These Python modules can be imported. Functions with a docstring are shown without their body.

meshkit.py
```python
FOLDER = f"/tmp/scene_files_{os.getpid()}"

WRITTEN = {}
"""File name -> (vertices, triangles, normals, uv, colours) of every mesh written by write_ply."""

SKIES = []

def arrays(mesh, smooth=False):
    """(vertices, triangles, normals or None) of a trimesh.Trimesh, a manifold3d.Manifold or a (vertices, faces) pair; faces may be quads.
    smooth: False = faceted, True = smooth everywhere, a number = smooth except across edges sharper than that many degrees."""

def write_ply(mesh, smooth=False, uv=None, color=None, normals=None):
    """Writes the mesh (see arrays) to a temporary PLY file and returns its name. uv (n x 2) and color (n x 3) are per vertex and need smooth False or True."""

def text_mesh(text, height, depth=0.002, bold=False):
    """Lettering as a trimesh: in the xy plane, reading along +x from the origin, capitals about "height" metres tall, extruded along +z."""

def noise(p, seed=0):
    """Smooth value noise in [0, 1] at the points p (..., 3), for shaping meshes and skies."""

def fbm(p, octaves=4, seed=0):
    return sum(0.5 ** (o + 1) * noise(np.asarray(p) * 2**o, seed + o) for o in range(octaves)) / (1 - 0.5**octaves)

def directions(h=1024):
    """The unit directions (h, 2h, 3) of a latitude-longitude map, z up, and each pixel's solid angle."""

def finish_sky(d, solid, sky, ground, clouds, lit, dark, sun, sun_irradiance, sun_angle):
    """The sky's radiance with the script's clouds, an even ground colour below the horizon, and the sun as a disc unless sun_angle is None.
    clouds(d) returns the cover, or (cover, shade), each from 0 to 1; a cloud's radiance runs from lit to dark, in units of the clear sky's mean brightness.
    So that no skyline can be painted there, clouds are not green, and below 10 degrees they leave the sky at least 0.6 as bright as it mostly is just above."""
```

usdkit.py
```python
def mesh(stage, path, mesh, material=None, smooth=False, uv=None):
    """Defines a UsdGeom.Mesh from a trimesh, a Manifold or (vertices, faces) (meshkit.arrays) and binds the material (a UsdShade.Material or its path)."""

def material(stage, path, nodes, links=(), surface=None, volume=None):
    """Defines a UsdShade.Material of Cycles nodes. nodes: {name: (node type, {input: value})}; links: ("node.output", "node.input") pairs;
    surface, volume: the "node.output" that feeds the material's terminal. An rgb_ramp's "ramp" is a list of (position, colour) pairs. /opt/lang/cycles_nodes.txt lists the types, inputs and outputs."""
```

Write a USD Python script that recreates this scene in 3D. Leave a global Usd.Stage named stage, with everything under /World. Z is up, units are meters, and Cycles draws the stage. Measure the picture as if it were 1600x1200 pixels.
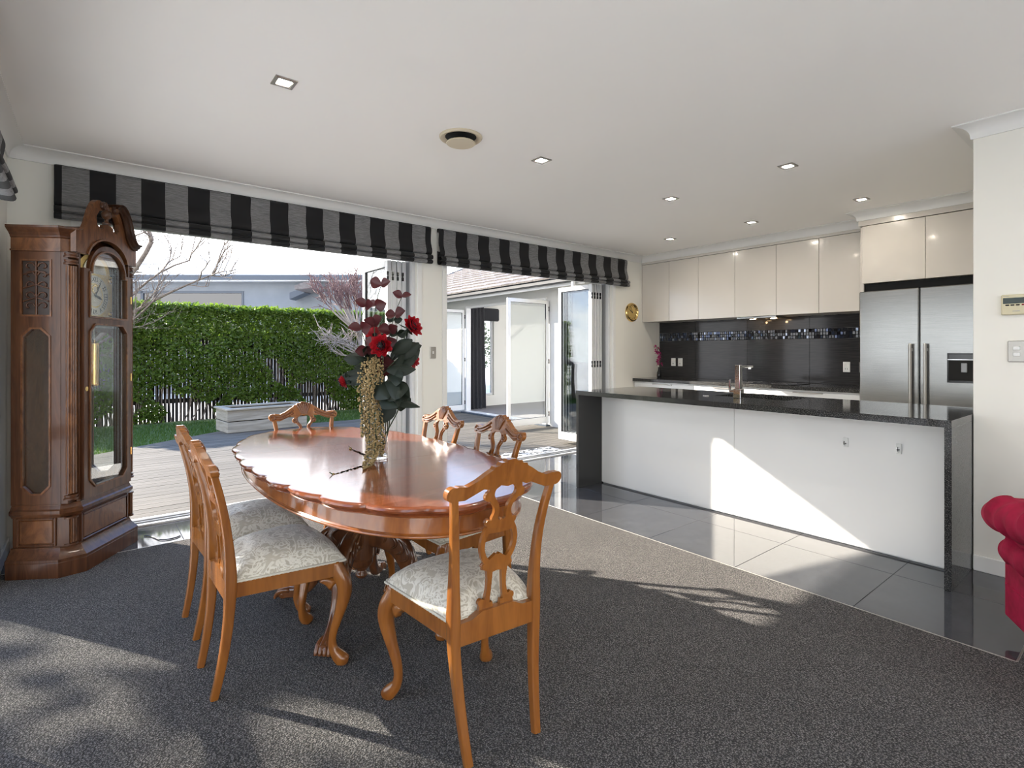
import math, random
import numpy as np, trimesh, usdkit, meshkit
import manifold3d as m3
from shapely.geometry import Polygon, LineString, Point, box as sbox
from shapely.ops import unary_union
from shapely import affinity
from pxr import Usd, UsdGeom, UsdLux, UsdShade, Gf, Sdf, Vt

stage = Usd.Stage.CreateInMemory()
UsdGeom.Xform.Define(stage, '/World')
UsdGeom.Scope.Define(stage, '/World/Looks')
PI = math.pi
# ------------------------------------------------------------------ camera, sun, sky, exposure
F_PX, HORIZON, CAM_H = 824.0, 549.0, 1.30
YAW = math.atan2(1028.0, 824.0)
FW = np.array([math.cos(YAW), math.sin(YAW), 0]); RT = np.array([math.sin(YAW), -math.cos(YAW), 0])
cam = UsdGeom.Camera.Define(stage, '/World/camera')
cam.CreateHorizontalApertureAttr(36.0); cam.CreateVerticalApertureAttr(27.0)
cam.CreateFocalLengthAttr(F_PX / 1600 * 36)
cam.CreateVerticalApertureOffsetAttr(-(600 - HORIZON) / 1600 * 36)
cam.CreateExposureAttr(1.86)
cam.AddTransformOp().Set(Gf.Matrix4d(*RT, 0, 0, 0, 1, 0, *(-FW), 0, 0, 0, CAM_H, 1))
SUN = np.array([-.537, .843, .480]); SUN /= np.linalg.norm(SUN)      # towards the sun
sun = UsdLux.DistantLight.Define(stage, '/World/sun')
sun.CreateIntensityAttr(16500); sun.CreateAngleAttr(0.6); sun.CreateColorAttr(Gf.Vec3f(1, .91, .78))
_x = np.cross([0, 0, 1], SUN); _x /= np.linalg.norm(_x); _y = np.cross(SUN, _x)
sun.AddTransformOp().Set(Gf.Matrix4d(*_x, 0, *_y, 0, *SUN, 0, 0, 0, 0, 1))
dome = UsdLux.DomeLight.Define(stage, '/World/sky')
dome.CreateIntensityAttr(1.0)
sky_mat = usdkit.material(stage, '/World/Looks/sky', {        # white clouds low down, thinning to blue overhead
    'c': ('texture_coordinate', {}), 'm': ('mapping', {'scale': (1, 1, 2.2)}), 's': ('separate_xyz', {}),
    'n': ('noise_texture', {'scale': 2.4, 'detail': 6, 'roughness': .55, 'distortion': .4}),
    'h': ('map_range', {'from_min': .20, 'from_max': .55, 'to_min': -.07, 'to_max': .24, 'clamp': True}), 'd': ('math', {'math_type': 'subtract'}),
    'r': ('rgb_ramp', {'ramp': [(0, (.17, .30, .62)), (.30, (.24, .38, .68)), (.42, (.55, .65, .84)), (.52, (.93, .94, .97)), (1, (1.12, 1.11, 1.10))]}),
    'b': ('background_shader', {'strength': 1.15})},
    [('c.generated', 'm.vector'), ('c.generated', 's.vector'), ('s.z', 'h.value'), ('m.vector', 'n.vector'), ('n.fac', 'd.value1'), ('h.result', 'd.value2'), ('d.value', 'r.fac'), ('r.color', 'b.color')], surface='b.background')
UsdShade.MaterialBindingAPI.Apply(dome.GetPrim()).Bind(sky_mat)

# ------------------------------------------------------------------ prim helpers
_used = {}
def numbered(parent, name):
    k = (str(parent), name); n = _used.get(k, 0); _used[k] = n + 1
    return name if n == 0 else '%s_%03d' % (name, n)
def P(o): return '/World' if o is None else str(o.GetPath())
def keys(prim, label=None, cat=None, group=None, kind=None):
    for k, v in (('label', label), ('category', cat), ('group', group), ('kind', kind)):
        if v: prim.SetCustomDataByKey(k, v)
    return prim
def obj(name, mesh, mat, parent=None, smooth=35, label=None, cat=None, group=None, kind=None):
    path = P(parent) + '/' + numbered(P(parent), name)
    if isinstance(mesh, list): mesh = cat_(mesh)
    p = usdkit.mesh(stage, path, mesh, M[mat], smooth=smooth).GetPrim()
    return keys(p, label, cat, group, kind)
def thing(name, label, cat, loc=(0, 0, 0), rotz=0, group=None, kind=None):
    x = UsdGeom.Xform.Define(stage, '/World/' + numbered('/World', name))
    x.AddTranslateOp().Set(Gf.Vec3d(*map(float, loc))); x.AddRotateZOp().Set(math.degrees(rotz))
    return keys(x.GetPrim(), label, cat, group, kind)
def dup(root, loc, rotz, label, group=None):
    was = root.GetCustomData()
    base = root.GetName()
    if base[-4:-3] == '_' and base[-3:].isdigit(): base = base[:-4]
    r = thing(base, label, was['category'], loc, rotz, group or was.get('group'))
    r.GetReferences().AddInternalReference(root.GetPath()); r.SetInstanceable(True)
    return r
# ------------------------------------------------------------------ mesh helpers
def cat_(ms): return trimesh.util.concatenate([tm(m) for m in ms])
def tm(m):
    if hasattr(m, 'to_mesh'):
        q = m.to_mesh(); return trimesh.Trimesh(q.vert_properties[:, :3], q.tri_verts, process=False)
    if isinstance(m, tuple):
        v, f = np.asarray(m[0], float), np.asarray(m[1], int)
        if f.shape[1] == 4: f = np.vstack([f[:, [0, 1, 2]], f[:, [0, 2, 3]]])
        return trimesh.Trimesh(v, f, process=False)
    return m
def rbox(x0, x1, y0, y1, z0, z1, b=.003):
    b = min(b, (x1 - x0) * .45, (y1 - y0) * .45, (z1 - z0) * .45)
    pts = []
    for sx in (0, 1):
        for sy in (0, 1):
            for sz in (0, 1):
                c = np.array([(x0, x1)[sx], (y0, y1)[sy], (z0, z1)[sz]], float)
                d = np.array([(1, -1)[sx], (1, -1)[sy], (1, -1)[sz]]) * b
                for k in range(3):
                    q = c + d; q[k] = c[k]; pts.append(q)
    return trimesh.convex.convex_hull(np.array(pts))
def bx(x0, x1, y0, y1, z0, z1): return rbox(x0, x1, y0, y1, z0, z1, .0015)
def contours(poly):
    out = []
    for g in getattr(poly, 'geoms', [poly]):
        out.append(np.array(g.exterior.coords)[:-1]); out += [np.array(i.coords)[:-1] for i in g.interiors]
    return out
def ext(poly, h, nd=0):
    """polygon in (x, y), extruded along +z from 0 to h, nd extra cuts"""
    return tm(m3.Manifold.extrude(m3.CrossSection(contours(poly), m3.FillRule.EvenOdd), h, nd))
def xz(mesh):
    """(x, y, z) -> (x, -z, y): a drawing in the x-z plane, its extrusion going to -y"""
    v = mesh.vertices; return trimesh.Trimesh(np.stack([v[:, 0], -v[:, 2], v[:, 1]], 1), mesh.faces, process=False)
def along_x(mesh):
    """profile drawn as (y, z), extruded along +x"""
    v = mesh.vertices; return trimesh.Trimesh(np.stack([v[:, 2], v[:, 0], v[:, 1]], 1), mesh.faces, process=False)
def along_y(mesh):
    """profile drawn as (x, z), extruded along +y (mirrored faces fixed)"""
    v = mesh.vertices; return trimesh.Trimesh(np.stack([v[:, 0], v[:, 2], v[:, 1]], 1), mesh.faces[:, ::-1], process=False)
def mv(mesh, t=(0, 0, 0), rz=0, rx=0, ry=0, s=1.0):
    T = trimesh.transformations
    m = T.translation_matrix(t) @ T.rotation_matrix(rz, [0, 0, 1]) @ T.rotation_matrix(ry, [0, 1, 0]) @ T.rotation_matrix(rx, [1, 0, 0])
    mesh = tm(mesh).copy(); mesh.vertices = mesh.vertices * s; mesh.apply_transform(m); return mesh
def lathe(prof, n=24, closed=True):
    prof = np.array(prof, float); k = len(prof)
    a = np.linspace(0, 2 * PI, n, endpoint=False)
    v = np.stack([prof[None, :, 0] * np.cos(a)[:, None], prof[None, :, 0] * np.sin(a)[:, None], np.broadcast_to(prof[None, :, 1], (n, k))], -1).reshape(-1, 3)
    f = []
    for i in range(n):
        j = (i + 1) % n
        for q in range(k - 1): f.append((i * k + q, j * k + q, j * k + q + 1, i * k + q + 1))
    m = tm((v, np.array(f)))
    if closed:
        fs = []; vv = [v]
        c0, c1 = len(v), len(v) + 1
        vv.append(np.array([[0, 0, prof[0, 1]], [0, 0, prof[-1, 1]]]))
        for i in range(n):
            j = (i + 1) % n
            fs.append((c0, j * k, i * k)); fs.append((c1, i * k + k - 1, j * k + k - 1))
        m = trimesh.Trimesh(np.vstack(vv), np.vstack([m.faces, np.array(fs)]), process=False)
    return m
def circ(r, n=10, sq=2.0, ax=1.0):
    a = np.linspace(0, 2 * PI, n, endpoint=False) + PI / n
    c, s = np.cos(a), np.sin(a)
    return np.stack([r * ax * np.sign(c) * np.abs(c) ** (2 / sq), r * np.sign(s) * np.abs(s) ** (2 / sq)], 1)
def sweep(path, secs, up=(0, 0, 1)):
    """secs: one (k,2) section or one per point; section x goes along cross(tangent, up)."""
    path = np.array(path, float); n = len(path)
    if isinstance(secs, np.ndarray) and secs.ndim == 2: secs = [secs] * n
    k = len(secs[0]); T = np.gradient(path, axis=0); T /= np.linalg.norm(T, axis=1, keepdims=True) + 1e-12
    V = []
    X = np.cross(T[0], up)
    if np.linalg.norm(X) < 1e-3: X = np.cross(T[0], [0, 1, 0.1])
    for i in range(n):
        X = X - T[i] * (X @ T[i]); X /= np.linalg.norm(X); Y = np.cross(X, T[i])
        V.append(path[i] + secs[i][:, :1] * X + secs[i][:, 1:] * Y)
    v = np.vstack(V + [path[:1], path[-1:]]); f = []
    for i in range(n - 1):
        for q in range(k):
            r = (q + 1) % k; a, b, c, d = i * k + q, i * k + r, (i + 1) * k + r, (i + 1) * k + q
            f += [(a, b, c), (a, c, d)]
    for q in range(k):
        r = (q + 1) % k; f += [(n * k, r, q), (n * k + 1, (n - 1) * k + q, (n - 1) * k + r)]
    m = trimesh.Trimesh(v, np.array(f)[:, ::-1], process=False)
    if m.volume < 0: m.invert()
    return m
def tube(path, r, n=8, up=(0, 0, 1)):
    r = np.broadcast_to(np.asarray(r, float), (len(path),)); return sweep(path, [circ(q, n) for q in r], up)
def spline(pts, n=24):
    from scipy.interpolate import CubicSpline, PchipInterpolator
    pts = np.array(pts, float); d = np.r_[0, np.cumsum(np.linalg.norm(np.diff(pts, axis=0), axis=1))]
    return PchipInterpolator(d, pts)(np.linspace(0, d[-1], n))
def smoothc(pts, n=24):
    from scipy.interpolate import CubicSpline
    pts = np.array(pts, float); d = np.r_[0, np.cumsum(np.linalg.norm(np.diff(pts, axis=0), axis=1))]
    return CubicSpline(d, pts)(np.linspace(0, d[-1], n))
def ring(x0, x1, z0, z1, w, y0, y1, wb=None, b=.003):
    """frame in the x-z plane made of four bars, w wide, wb the bottom bar"""
    wb = wb or w
    return cat_([rbox(x0, x0 + w, y0, y1, z0, z1, b), rbox(x1 - w, x1, y0, y1, z0, z1, b),
                 rbox(x0 + w, x1 - w, y0, y1, z0, z0 + wb, b), rbox(x0 + w, x1 - w, y0, y1, z1 - w, z1, b)])
def swapxy(m):
    m = tm(m); return trimesh.Trimesh(m.vertices[:, [1, 0, 2]], m.faces[:, ::-1], process=False)
def ball(r, c=(0, 0, 0), sub=2, s=(1, 1, 1)):
    m = trimesh.creation.icosphere(sub, r); m.vertices = m.vertices * s + np.array(c); return m
# ------------------------------------------------------------------ materials
M = {}
def pbr(name, c1, c2=None, scale=6, rough=.5, rough2=None, metal=0, bump=None, coat=0, stretch=(1, 1, 1), coord='position', ramp=(.35, .65), detail=4, dist=0, trans=0, sheen=0, spec=.5, rnd=0, aniso=0, sub=0):
    n = {'p': ('principled_bsdf', {'base_color': c1, 'roughness': rough, 'metallic': metal, 'coat_weight': coat, 'coat_roughness': .06, 'transmission_weight': trans, 'sheen_weight': sheen, 'specular_ior_level': spec, 'anisotropic': aniso})}
    l = []
    if coord == 'position': n['g'] = ('geometry', {}); src = 'g.position'
    else: n['g'] = ('texture_coordinate', {}); src = 'g.object'
    n['m'] = ('mapping', {'scale': tuple(scale * s for s in stretch)}); l.append((src, 'm.vector'))
    col = None
    if c2 is not None:
        n['n'] = ('noise_texture', {'scale': 1.0, 'detail': detail, 'roughness': .6, 'distortion': dist})
        n['r'] = ('rgb_ramp', {'ramp': [(ramp[0], c1), (ramp[1], c2)]})
        l += [('m.vector', 'n.vector'), ('n.fac', 'r.fac')]; col = 'r.color'
        if rough2 is not None:
            n['mr'] = ('map_range', {'from_min': ramp[0], 'from_max': ramp[1], 'to_min': rough, 'to_max': rough2, 'clamp': True})
            l += [('n.fac', 'mr.value'), ('mr.result', 'p.roughness')]
    if rnd:
        n['oi'] = ('object_info', {}); n['mv'] = ('map_range', {'to_min': 1 - rnd, 'to_max': 1 + rnd}); n['h'] = ('hsv', {'color': c1})
        l += [('oi.random', 'mv.value'), ('mv.result', 'h.value')]
        if col: l.append((col, 'h.color'))
        col = 'h.color'
    if col: l.append((col, 'p.base_color'))
    if bump:
        bs, st, ds = bump[:3]
        n['bm'] = ('mapping', {'scale': tuple(bs * s for s in (bump[3] if len(bump) > 3 else (1, 1, 1)))})
        n['bn'] = ('noise_texture', {'scale': 1.0, 'detail': 3, 'roughness': .6}); n['b'] = ('bump', {'strength': st, 'distance': ds})
        l += [(src, 'bm.vector'), ('bm.vector', 'bn.vector'), ('bn.fac', 'b.height'), ('b.normal', 'p.normal')]
    M[name] = usdkit.material(stage, '/World/Looks/' + name, n, l, surface='p.BSDF')
def stripes(name, axis, x0, w, dark=(.011, .011, .0125), pale=(.25, .247, .25)):
    M[name] = usdkit.material(stage, '/World/Looks/' + name, {
        'g': ('geometry', {}), 's': ('separate_xyz', {}), 'a': ('math', {'math_type': 'subtract', 'value2': x0}), 'd': ('math', {'math_type': 'divide', 'value2': 2 * w}),
        'f': ('math', {'math_type': 'fraction'}), 'c': ('math', {'math_type': 'less_than', 'value2': .5}),
        'm': ('mapping', {'scale': (18, 18, 260)}), 'n': ('noise_texture', {'scale': 1.0, 'detail': 4, 'roughness': .7}),
        'r1': ('rgb_ramp', {'ramp': [(.3, tuple(.55 * q for q in pale)), (.7, tuple(1.5 * q for q in pale))]}),
        'mx': ('mix', {'color1': dark}), 'p': ('principled_bsdf', {'roughness': .75, 'sheen_weight': .15}),
        't': ('translucent_bsdf', {}), 'k': ('mix_closure', {'fac': .35}), 'b': ('bump', {'strength': .3, 'distance': .001})},
        [('g.position', 's.vector'), ('s.' + axis, 'a.value1'), ('a.value', 'd.value1'), ('d.value', 'f.value1'), ('f.value', 'c.value1'),
         ('g.position', 'm.vector'), ('m.vector', 'n.vector'), ('n.fac', 'r1.fac'), ('r1.color', 'mx.color2'), ('c.value', 'mx.fac'),
         ('mx.color', 'p.base_color'), ('mx.color', 't.color'), ('n.fac', 'b.height'), ('b.normal', 'p.normal'), ('p.BSDF', 'k.closure1'), ('t.BSDF', 'k.closure2')], surface='k.closure')
def pane_mat(name, tint=(.96, .98, .98), ior=.05):
    M[name] = usdkit.material(stage, '/World/Looks/' + name, {
        'f': ('layer_weight', {'blend': .5}), 'w': ('math', {'math_type': 'power', 'value2': 4.0}), 'e': ('math', {'math_type': 'multiply_add', 'value2': .85, 'value3': ior}), 't': ('transparent_bsdf', {'color': tint}), 'g': ('glossy_bsdf', {'color': (1, 1, 1), 'roughness': 0.0}), 'k': ('mix_closure', {})},
        [('f.facing', 'w.value1'), ('w.value', 'e.value1'), ('e.value', 'k.fac'), ('t.BSDF', 'k.closure1'), ('g.BSDF', 'k.closure2')], surface='k.closure')
def leafmat(name, cols, rough=.4, trans=.35, tcol=None, bump=False):
    k = len(cols)
    n = {'g': ('geometry', {}), 'r': ('rgb_ramp', {'ramp': [((i + .5) / k, c) for i, c in enumerate(cols)]}), 'p': ('principled_bsdf', {'roughness': rough}),
         't': ('translucent_bsdf', {}), 'h': ('hsv', {'saturation': 1.1, 'value': 1.6}), 'k': ('mix_closure', {'fac': trans})}
    M[name] = usdkit.material(stage, '/World/Looks/' + name, n, [('g.random_per_island', 'r.fac'), ('r.color', 'p.base_color'), ('r.color', 'h.color'), ('h.color', 't.color'), ('p.BSDF', 'k.closure1'), ('t.BSDF', 'k.closure2')], surface='k.closure')
def emit(name, col, s):
    M[name] = usdkit.material(stage, '/World/Looks/' + name, {'e': ('emission', {'color': col, 'strength': s})}, [], surface='e.emission')

pbr('wall_paint', (.80, .78, .715), rough=.6, bump=(180, .08, .001))
pbr('ceiling_paint', (.92, .90, .865), rough=.7)
pbr('trim_paint', (.78, .77, .74), rough=.35)
pbr('frame_white', (.66, .66, .66), rough=.25)
pbr('frame_grey', (.28, .285, .29), rough=.35, metal=.4)
pbr('black_rubber', (.012, .012, .013), rough=.5)
M['carpet'] = usdkit.material(stage, '/World/Looks/carpet', {     # twisted loop pile: one voronoi cell a tuft
    'g': ('geometry', {}), 'n': ('noise_texture', {'scale': 90, 'detail': 3}), 'mx': ('mix_vector', {'fac': .006}), 'v': ('voronoi_texture', {'scale': 165, 'randomness': 1.0}), 'bw': ('rgb_to_bw', {}),
    'r': ('rgb_ramp', {'ramp': [(0, (.285, .266, .255)), (.30, (.155, .144, .137)), (.60, (.030, .028, .027))]}), 'k': ('map_range', {'to_min': .45, 'to_max': 1.45}), 'h': ('hsv', {}),
    'big': ('noise_texture', {'scale': 2.2, 'detail': 2}), 'bm': ('map_range', {'from_min': .3, 'from_max': .7, 'to_min': .92, 'to_max': 1.08}), 'mm': ('math', {'math_type': 'multiply'}),
    'b': ('bump', {'strength': 1.0, 'distance': .006, 'invert': True}), 'p': ('principled_bsdf', {'roughness': .95, 'specular_ior_level': .08, 'sheen_weight': .12})},
    [('g.position', 'n.vector'), ('g.position', 'mx.a'), ('n.color', 'mx.b'), ('mx.result', 'v.vector'), ('v.distance', 'r.fac'), ('v.color', 'bw.color'), ('bw.val', 'k.value'), ('g.position', 'big.vector'), ('big.fac', 'bm.value'),
     ('k.result', 'mm.value1'), ('bm.result', 'mm.value2'), ('mm.value', 'h.value'), ('r.color', 'h.color'), ('h.color', 'p.base_color'), ('v.distance', 'b.height'), ('b.normal', 'p.normal')], surface='p.BSDF')
pbr('floor_tile', (.044, .045, .050), (.058, .059, .064), scale=9, rough=.045, detail=6, rnd=.08, spec=.75)
pbr('grout', (.06, .06, .062), rough=.7)
pbr('steel', (.27, .27, .265), (.32, .32, .31), scale=4, stretch=(1, 1, 90), rough=.23, metal=1, coord='position', bump=(3, .05, .001, (1, 1, 60)))
pbr('chrome', (.75, .76, .77), rough=.08, metal=1)
pbr('brushed_nickel', (.42, .40, .37), rough=.35, metal=.9)
pbr('brass', (.80, .56, .22), rough=.16, metal=1)
pbr('brass_dial', (.62, .44, .16), rough=.35, metal=.8)
pbr('cabinet_cream', (.64, .60, .545), rough=.22, coat=.3)
pbr('cabinet_white', (.78, .775, .76), rough=.28, coat=.2)
pbr('dark_gap', (.01, .01, .01), rough=.8)
pbr('plastic_white', (.72, .72, .70), rough=.4)
pbr('plastic_cream', (.62, .56, .38), rough=.45)
pbr('vent_cream', (.62, .54, .40), rough=.5)
pbr('plastic_black', (.012, .012, .014), rough=.12)
pbr('display', (.06, .08, .08), rough=.15)
pbr('splash_panel', (.024, .024, .026), (.044, .043, .044), scale=3, stretch=(2, 2, 60), rough=.10, detail=5, spec=.22)
for i, (c, r_, mt) in enumerate([((.012, .013, .018), .08, 0), ((.03, .04, .07), .05, .6), ((.16, .18, .22), .07, .7), ((.006, .006, .008), .06, 0)]):
    pbr('mosaic_%d' % i, c, rough=r_, metal=mt)
# granite
M['granite'] = usdkit.material(stage, '/World/Looks/granite', {
    'g': ('geometry', {}), 'n': ('noise_texture', {'scale': 170, 'detail': 4, 'roughness': .65}), 'v': ('voronoi_texture', {'scale': 260}), 'w': ('white_noise_texture', {}),
    'r': ('rgb_ramp', {'ramp': [(.30, (.006, .006, .007)), (.50, (.022, .022, .022)), (.60, (.09, .088, .084)), (.72, (.26, .25, .235))]}),
    'p': ('principled_bsdf', {'roughness': .085, 'specular_ior_level': .22})},
    [('g.position', 'n.vector'), ('g.position', 'v.vector'), ('n.fac', 'r.fac'), ('r.color', 'p.base_color')], surface='p.BSDF')
# wood: grain runs along the part's local z (or x) by stretch
pbr('oak_honey', (.165, .052, .009), (.25, .088, .016), scale=16, stretch=(1, 1, .14), coord='object', rough=.22, coat=.5, dist=1.2, detail=5)
pbr('oak_carved', (.11, .035, .010), (.165, .057, .018), scale=20, stretch=(1, 1, .3), coord='object', rough=.25, coat=.5)
pbr('table_top', (.12, .030, .010), (.185, .050, .017), scale=14, stretch=(.10, 1, 1), coord='object', rough=.15, coat=.32, dist=1.0, detail=6)
pbr('table_wood', (.16, .045, .010), (.25, .08, .018), scale=14, stretch=(1, 1, .3), coord='object', rough=.16, coat=.6, dist=1.0)
pbr('table_dark', (.085, .030, .012), (.15, .055, .020), scale=18, stretch=(1, 1, .3), coord='object', rough=.18, coat=.6)
pbr('clock_wood', (.036, .012, .005), (.082, .031, .012), scale=11, stretch=(1.6, 1.6, .16), coord='object', rough=.30, coat=.12, dist=1.6, detail=6, spec=.35)
pbr('clock_burl', (.06, .021, .008), (.145, .058, .022), scale=9, stretch=(1.4, 1, .5), coord='object', rough=.28, coat=.15, dist=2.5, detail=6, spec=.35)
pbr('clock_dark', (.022, .012, .008), rough=.4)
# damask
M['damask'] = usdkit.material(stage, '/World/Looks/damask', {
    'c': ('texture_coordinate', {}), 'n': ('noise_texture', {'scale': 17, 'detail': 1.8, 'roughness': .5, 'distortion': 3.0}), 'f': ('noise_texture', {'scale': 420, 'detail': 2}),
    'r': ('rgb_ramp', {'ramp': [(.40, (.38, .335, .262)), (.46, (.58, .535, .45)), (.54, (.60, .555, .465)), (.59, (.41, .362, .288))]}),
    'rr': ('rgb_ramp', {'ramp': [(.44, (.62, .62, .62)), (.52, (.34, .34, .34))]}), 'a': ('math', {'math_type': 'multiply_add', 'value2': .4}),
    'b': ('bump', {'strength': .35, 'distance': .002}), 'p': ('principled_bsdf', {'sheen_weight': .3})},
    [('c.object', 'n.vector'), ('c.object', 'f.vector'), ('n.fac', 'r.fac'), ('n.fac', 'rr.fac'), ('r.color', 'p.base_color'), ('rr.color', 'p.roughness'),
     ('f.fac', 'a.value1'), ('n.fac', 'a.value3'), ('a.value', 'b.height'), ('b.normal', 'p.normal')], surface='p.BSDF')
pbr('gimp', (.50, .46, .38), rough=.7)
pbr('velvet', (.22, .0025, .024), (.36, .005, .045), scale=12, rough=.8, sheen=.0, coord='position', spec=.2)
stripes('blind_a', 'x', -.1445, .1465); stripes('blind_b', 'x', 2.855, .1445); stripes('blind_c', 'y', 3.9, .145)
pane_mat('pane'); pane_mat('clock_pane', (.95, .96, .95), .06)
pane_mat('dark_pane', (.20, .19, .17), .10)
pbr('vase_glass', (.97, .98, .98), rough=.0, trans=1)
# outdoors
pbr('deck_board', (.070, .062, .052), (.112, .101, .085), scale=5, stretch=(.25, 3.5, 3.5), rough=.75, rnd=.10, dist=.6, detail=6, bump=(9, .25, .003, (.2, 9, 9)))
pbr('planter_board', (.22, .195, .155), (.34, .315, .265), scale=6, stretch=(.4, .4, 4), rough=.8, rnd=.1, detail=6)
pbr('soil', (.03, .024, .018), rough=.95)
pbr('lawn', (.035, .075, .015), (.10, .14, .04), scale=30, rough=.9)
pbr('yard', (.62, .60, .57), (.70, .68, .65), scale=3, rough=.9)
pbr('picket', (.016, .012, .010), (.032, .025, .020), scale=9, stretch=(1, 1, .2), rough=.85, rnd=.2)
pbr('render_grey', (.15, .165, .18), (.17, .185, .20), scale=2, rough=.85)
pbr('render_white', (.54, .54, .535), rough=.8)
pbr('slate', (.045, .058, .075), rough=.4)
pbr('soffit', (.62, .61, .58), rough=.6)
pbr('roof_tile', (.11, .095, .088), (.18, .16, .148), scale=14, rough=.85, rnd=.16)
pbr('gutter', (.03, .03, .032), rough=.4)
pbr('curtain', (.018, .018, .020), (.035, .035, .04), scale=60, rough=.85)
pbr('grey_carpet', (.20, .185, .185), (.27, .25, .25), scale=120, rough=.95)
pbr('bark', (.10, .075, .06), (.20, .16, .13), scale=22, rough=.85)
pbr('bark_pale', (.20, .17, .145), (.32, .28, .25), scale=22, rough=.85)
pbr('twig_purple', (.10, .052, .052), (.18, .105, .098), scale=22, rough=.8)
leafmat('hedge_leaf', [(.09, .14, .025), (.17, .26, .04), (.24, .34, .055), (.34, .44, .07), (.60, .62, .12)], rough=.25, trans=.5)
leafmat('shrub_leaf', [(.02, .05, .01), (.05, .10, .02), (.10, .16, .03)], trans=.4)
leafmat('grass_blade', [(.05, .10, .014), (.10, .16, .025), (.17, .22, .05), (.28, .26, .10)], trans=.3, rough=.6)
leafmat('dark_leaf', [(.008, .015, .008), (.016, .026, .013), (.030, .017, .014)], trans=.15, rough=.6)
leafmat('burgundy_leaf', [(.07, .016, .018), (.11, .03, .03), (.09, .06, .045)], trans=.3)
leafmat('red_petal', [(.30, .004, .010), (.42, .008, .016), (.50, .015, .03)], trans=.25, rough=.5)
leafmat('pink_petal', [(.35, .03, .14), (.48, .06, .22), (.30, .02, .10)], trans=.3, rough=.5)
leafmat('amaranth', [(.36, .26, .12), (.50, .39, .21), (.60, .49, .30)], trans=.15, rough=.8)
pbr('flower_eye', (.012, .004, .008), rough=.6)
pbr('stem_green', (.035, .05, .02), rough=.6)
emit('lamp_lens', (1, .90, .76), 110)
emit('hood_lens', (1, .66, .34), 8)
pbr('dial_silver', (.60, .56, .47), rough=.28, metal=.7)
pbr('dial_ink', (.02, .02, .02), rough=.5)
pbr('mat_rubber', (.05, .05, .05), (.68, .67, .64), scale=9, rough=.85, ramp=(.47, .5), dist=1.5)
# ================================================================== structure
YD, YO, XL, XK, CZ = 4.745, 4.95, -.42, 6.62, 2.65
TX, TY0, CY = 3.03, .40, 4.25                   # carpet ends at TX (kitchen) and CY (doors); tiles from TY0
YB = -3.6
def struct(name, label, cat): return thing(name, label, cat, kind='structure')
fl = struct('floor', 'grey loop carpet meeting dark polished tiles of the kitchen and door strip', 'floor')
carpet = unary_union([sbox(XL, YB, TX, CY), sbox(TX, YB, XK, TY0)])
obj('carpet', mv(ext(carpet, .03), (0, 0, -.03)), 'carpet', fl)
obj('grout_bed', [bx(TX, XK, TY0, YD + .02, -.06, -.004), bx(XL, TX, CY, YD + .02, -.06, -.004)], 'grout', fl)
xs = [TX + .63 * k for k in range(6)] + [XK]; ys = [TY0] + [1.01 + .63 * k for k in range(6)] + [YD + .02]
for i in range(len(xs) - 1):
    for j in range(len(ys) - 1):
        obj('tile', rbox(xs[i] + .001, xs[i + 1] - .001, ys[j] + .001, ys[j + 1] - .001, -.02, -.001, .0012), 'floor_tile', fl)
x = TX
while x > XL + .05:
    x0 = max(XL, x - .63); obj('tile', rbox(x0 + .001, x - .001, CY + .001, YD + .019, -.02, -.001, .0012), 'floor_tile', fl); x = x0
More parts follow.
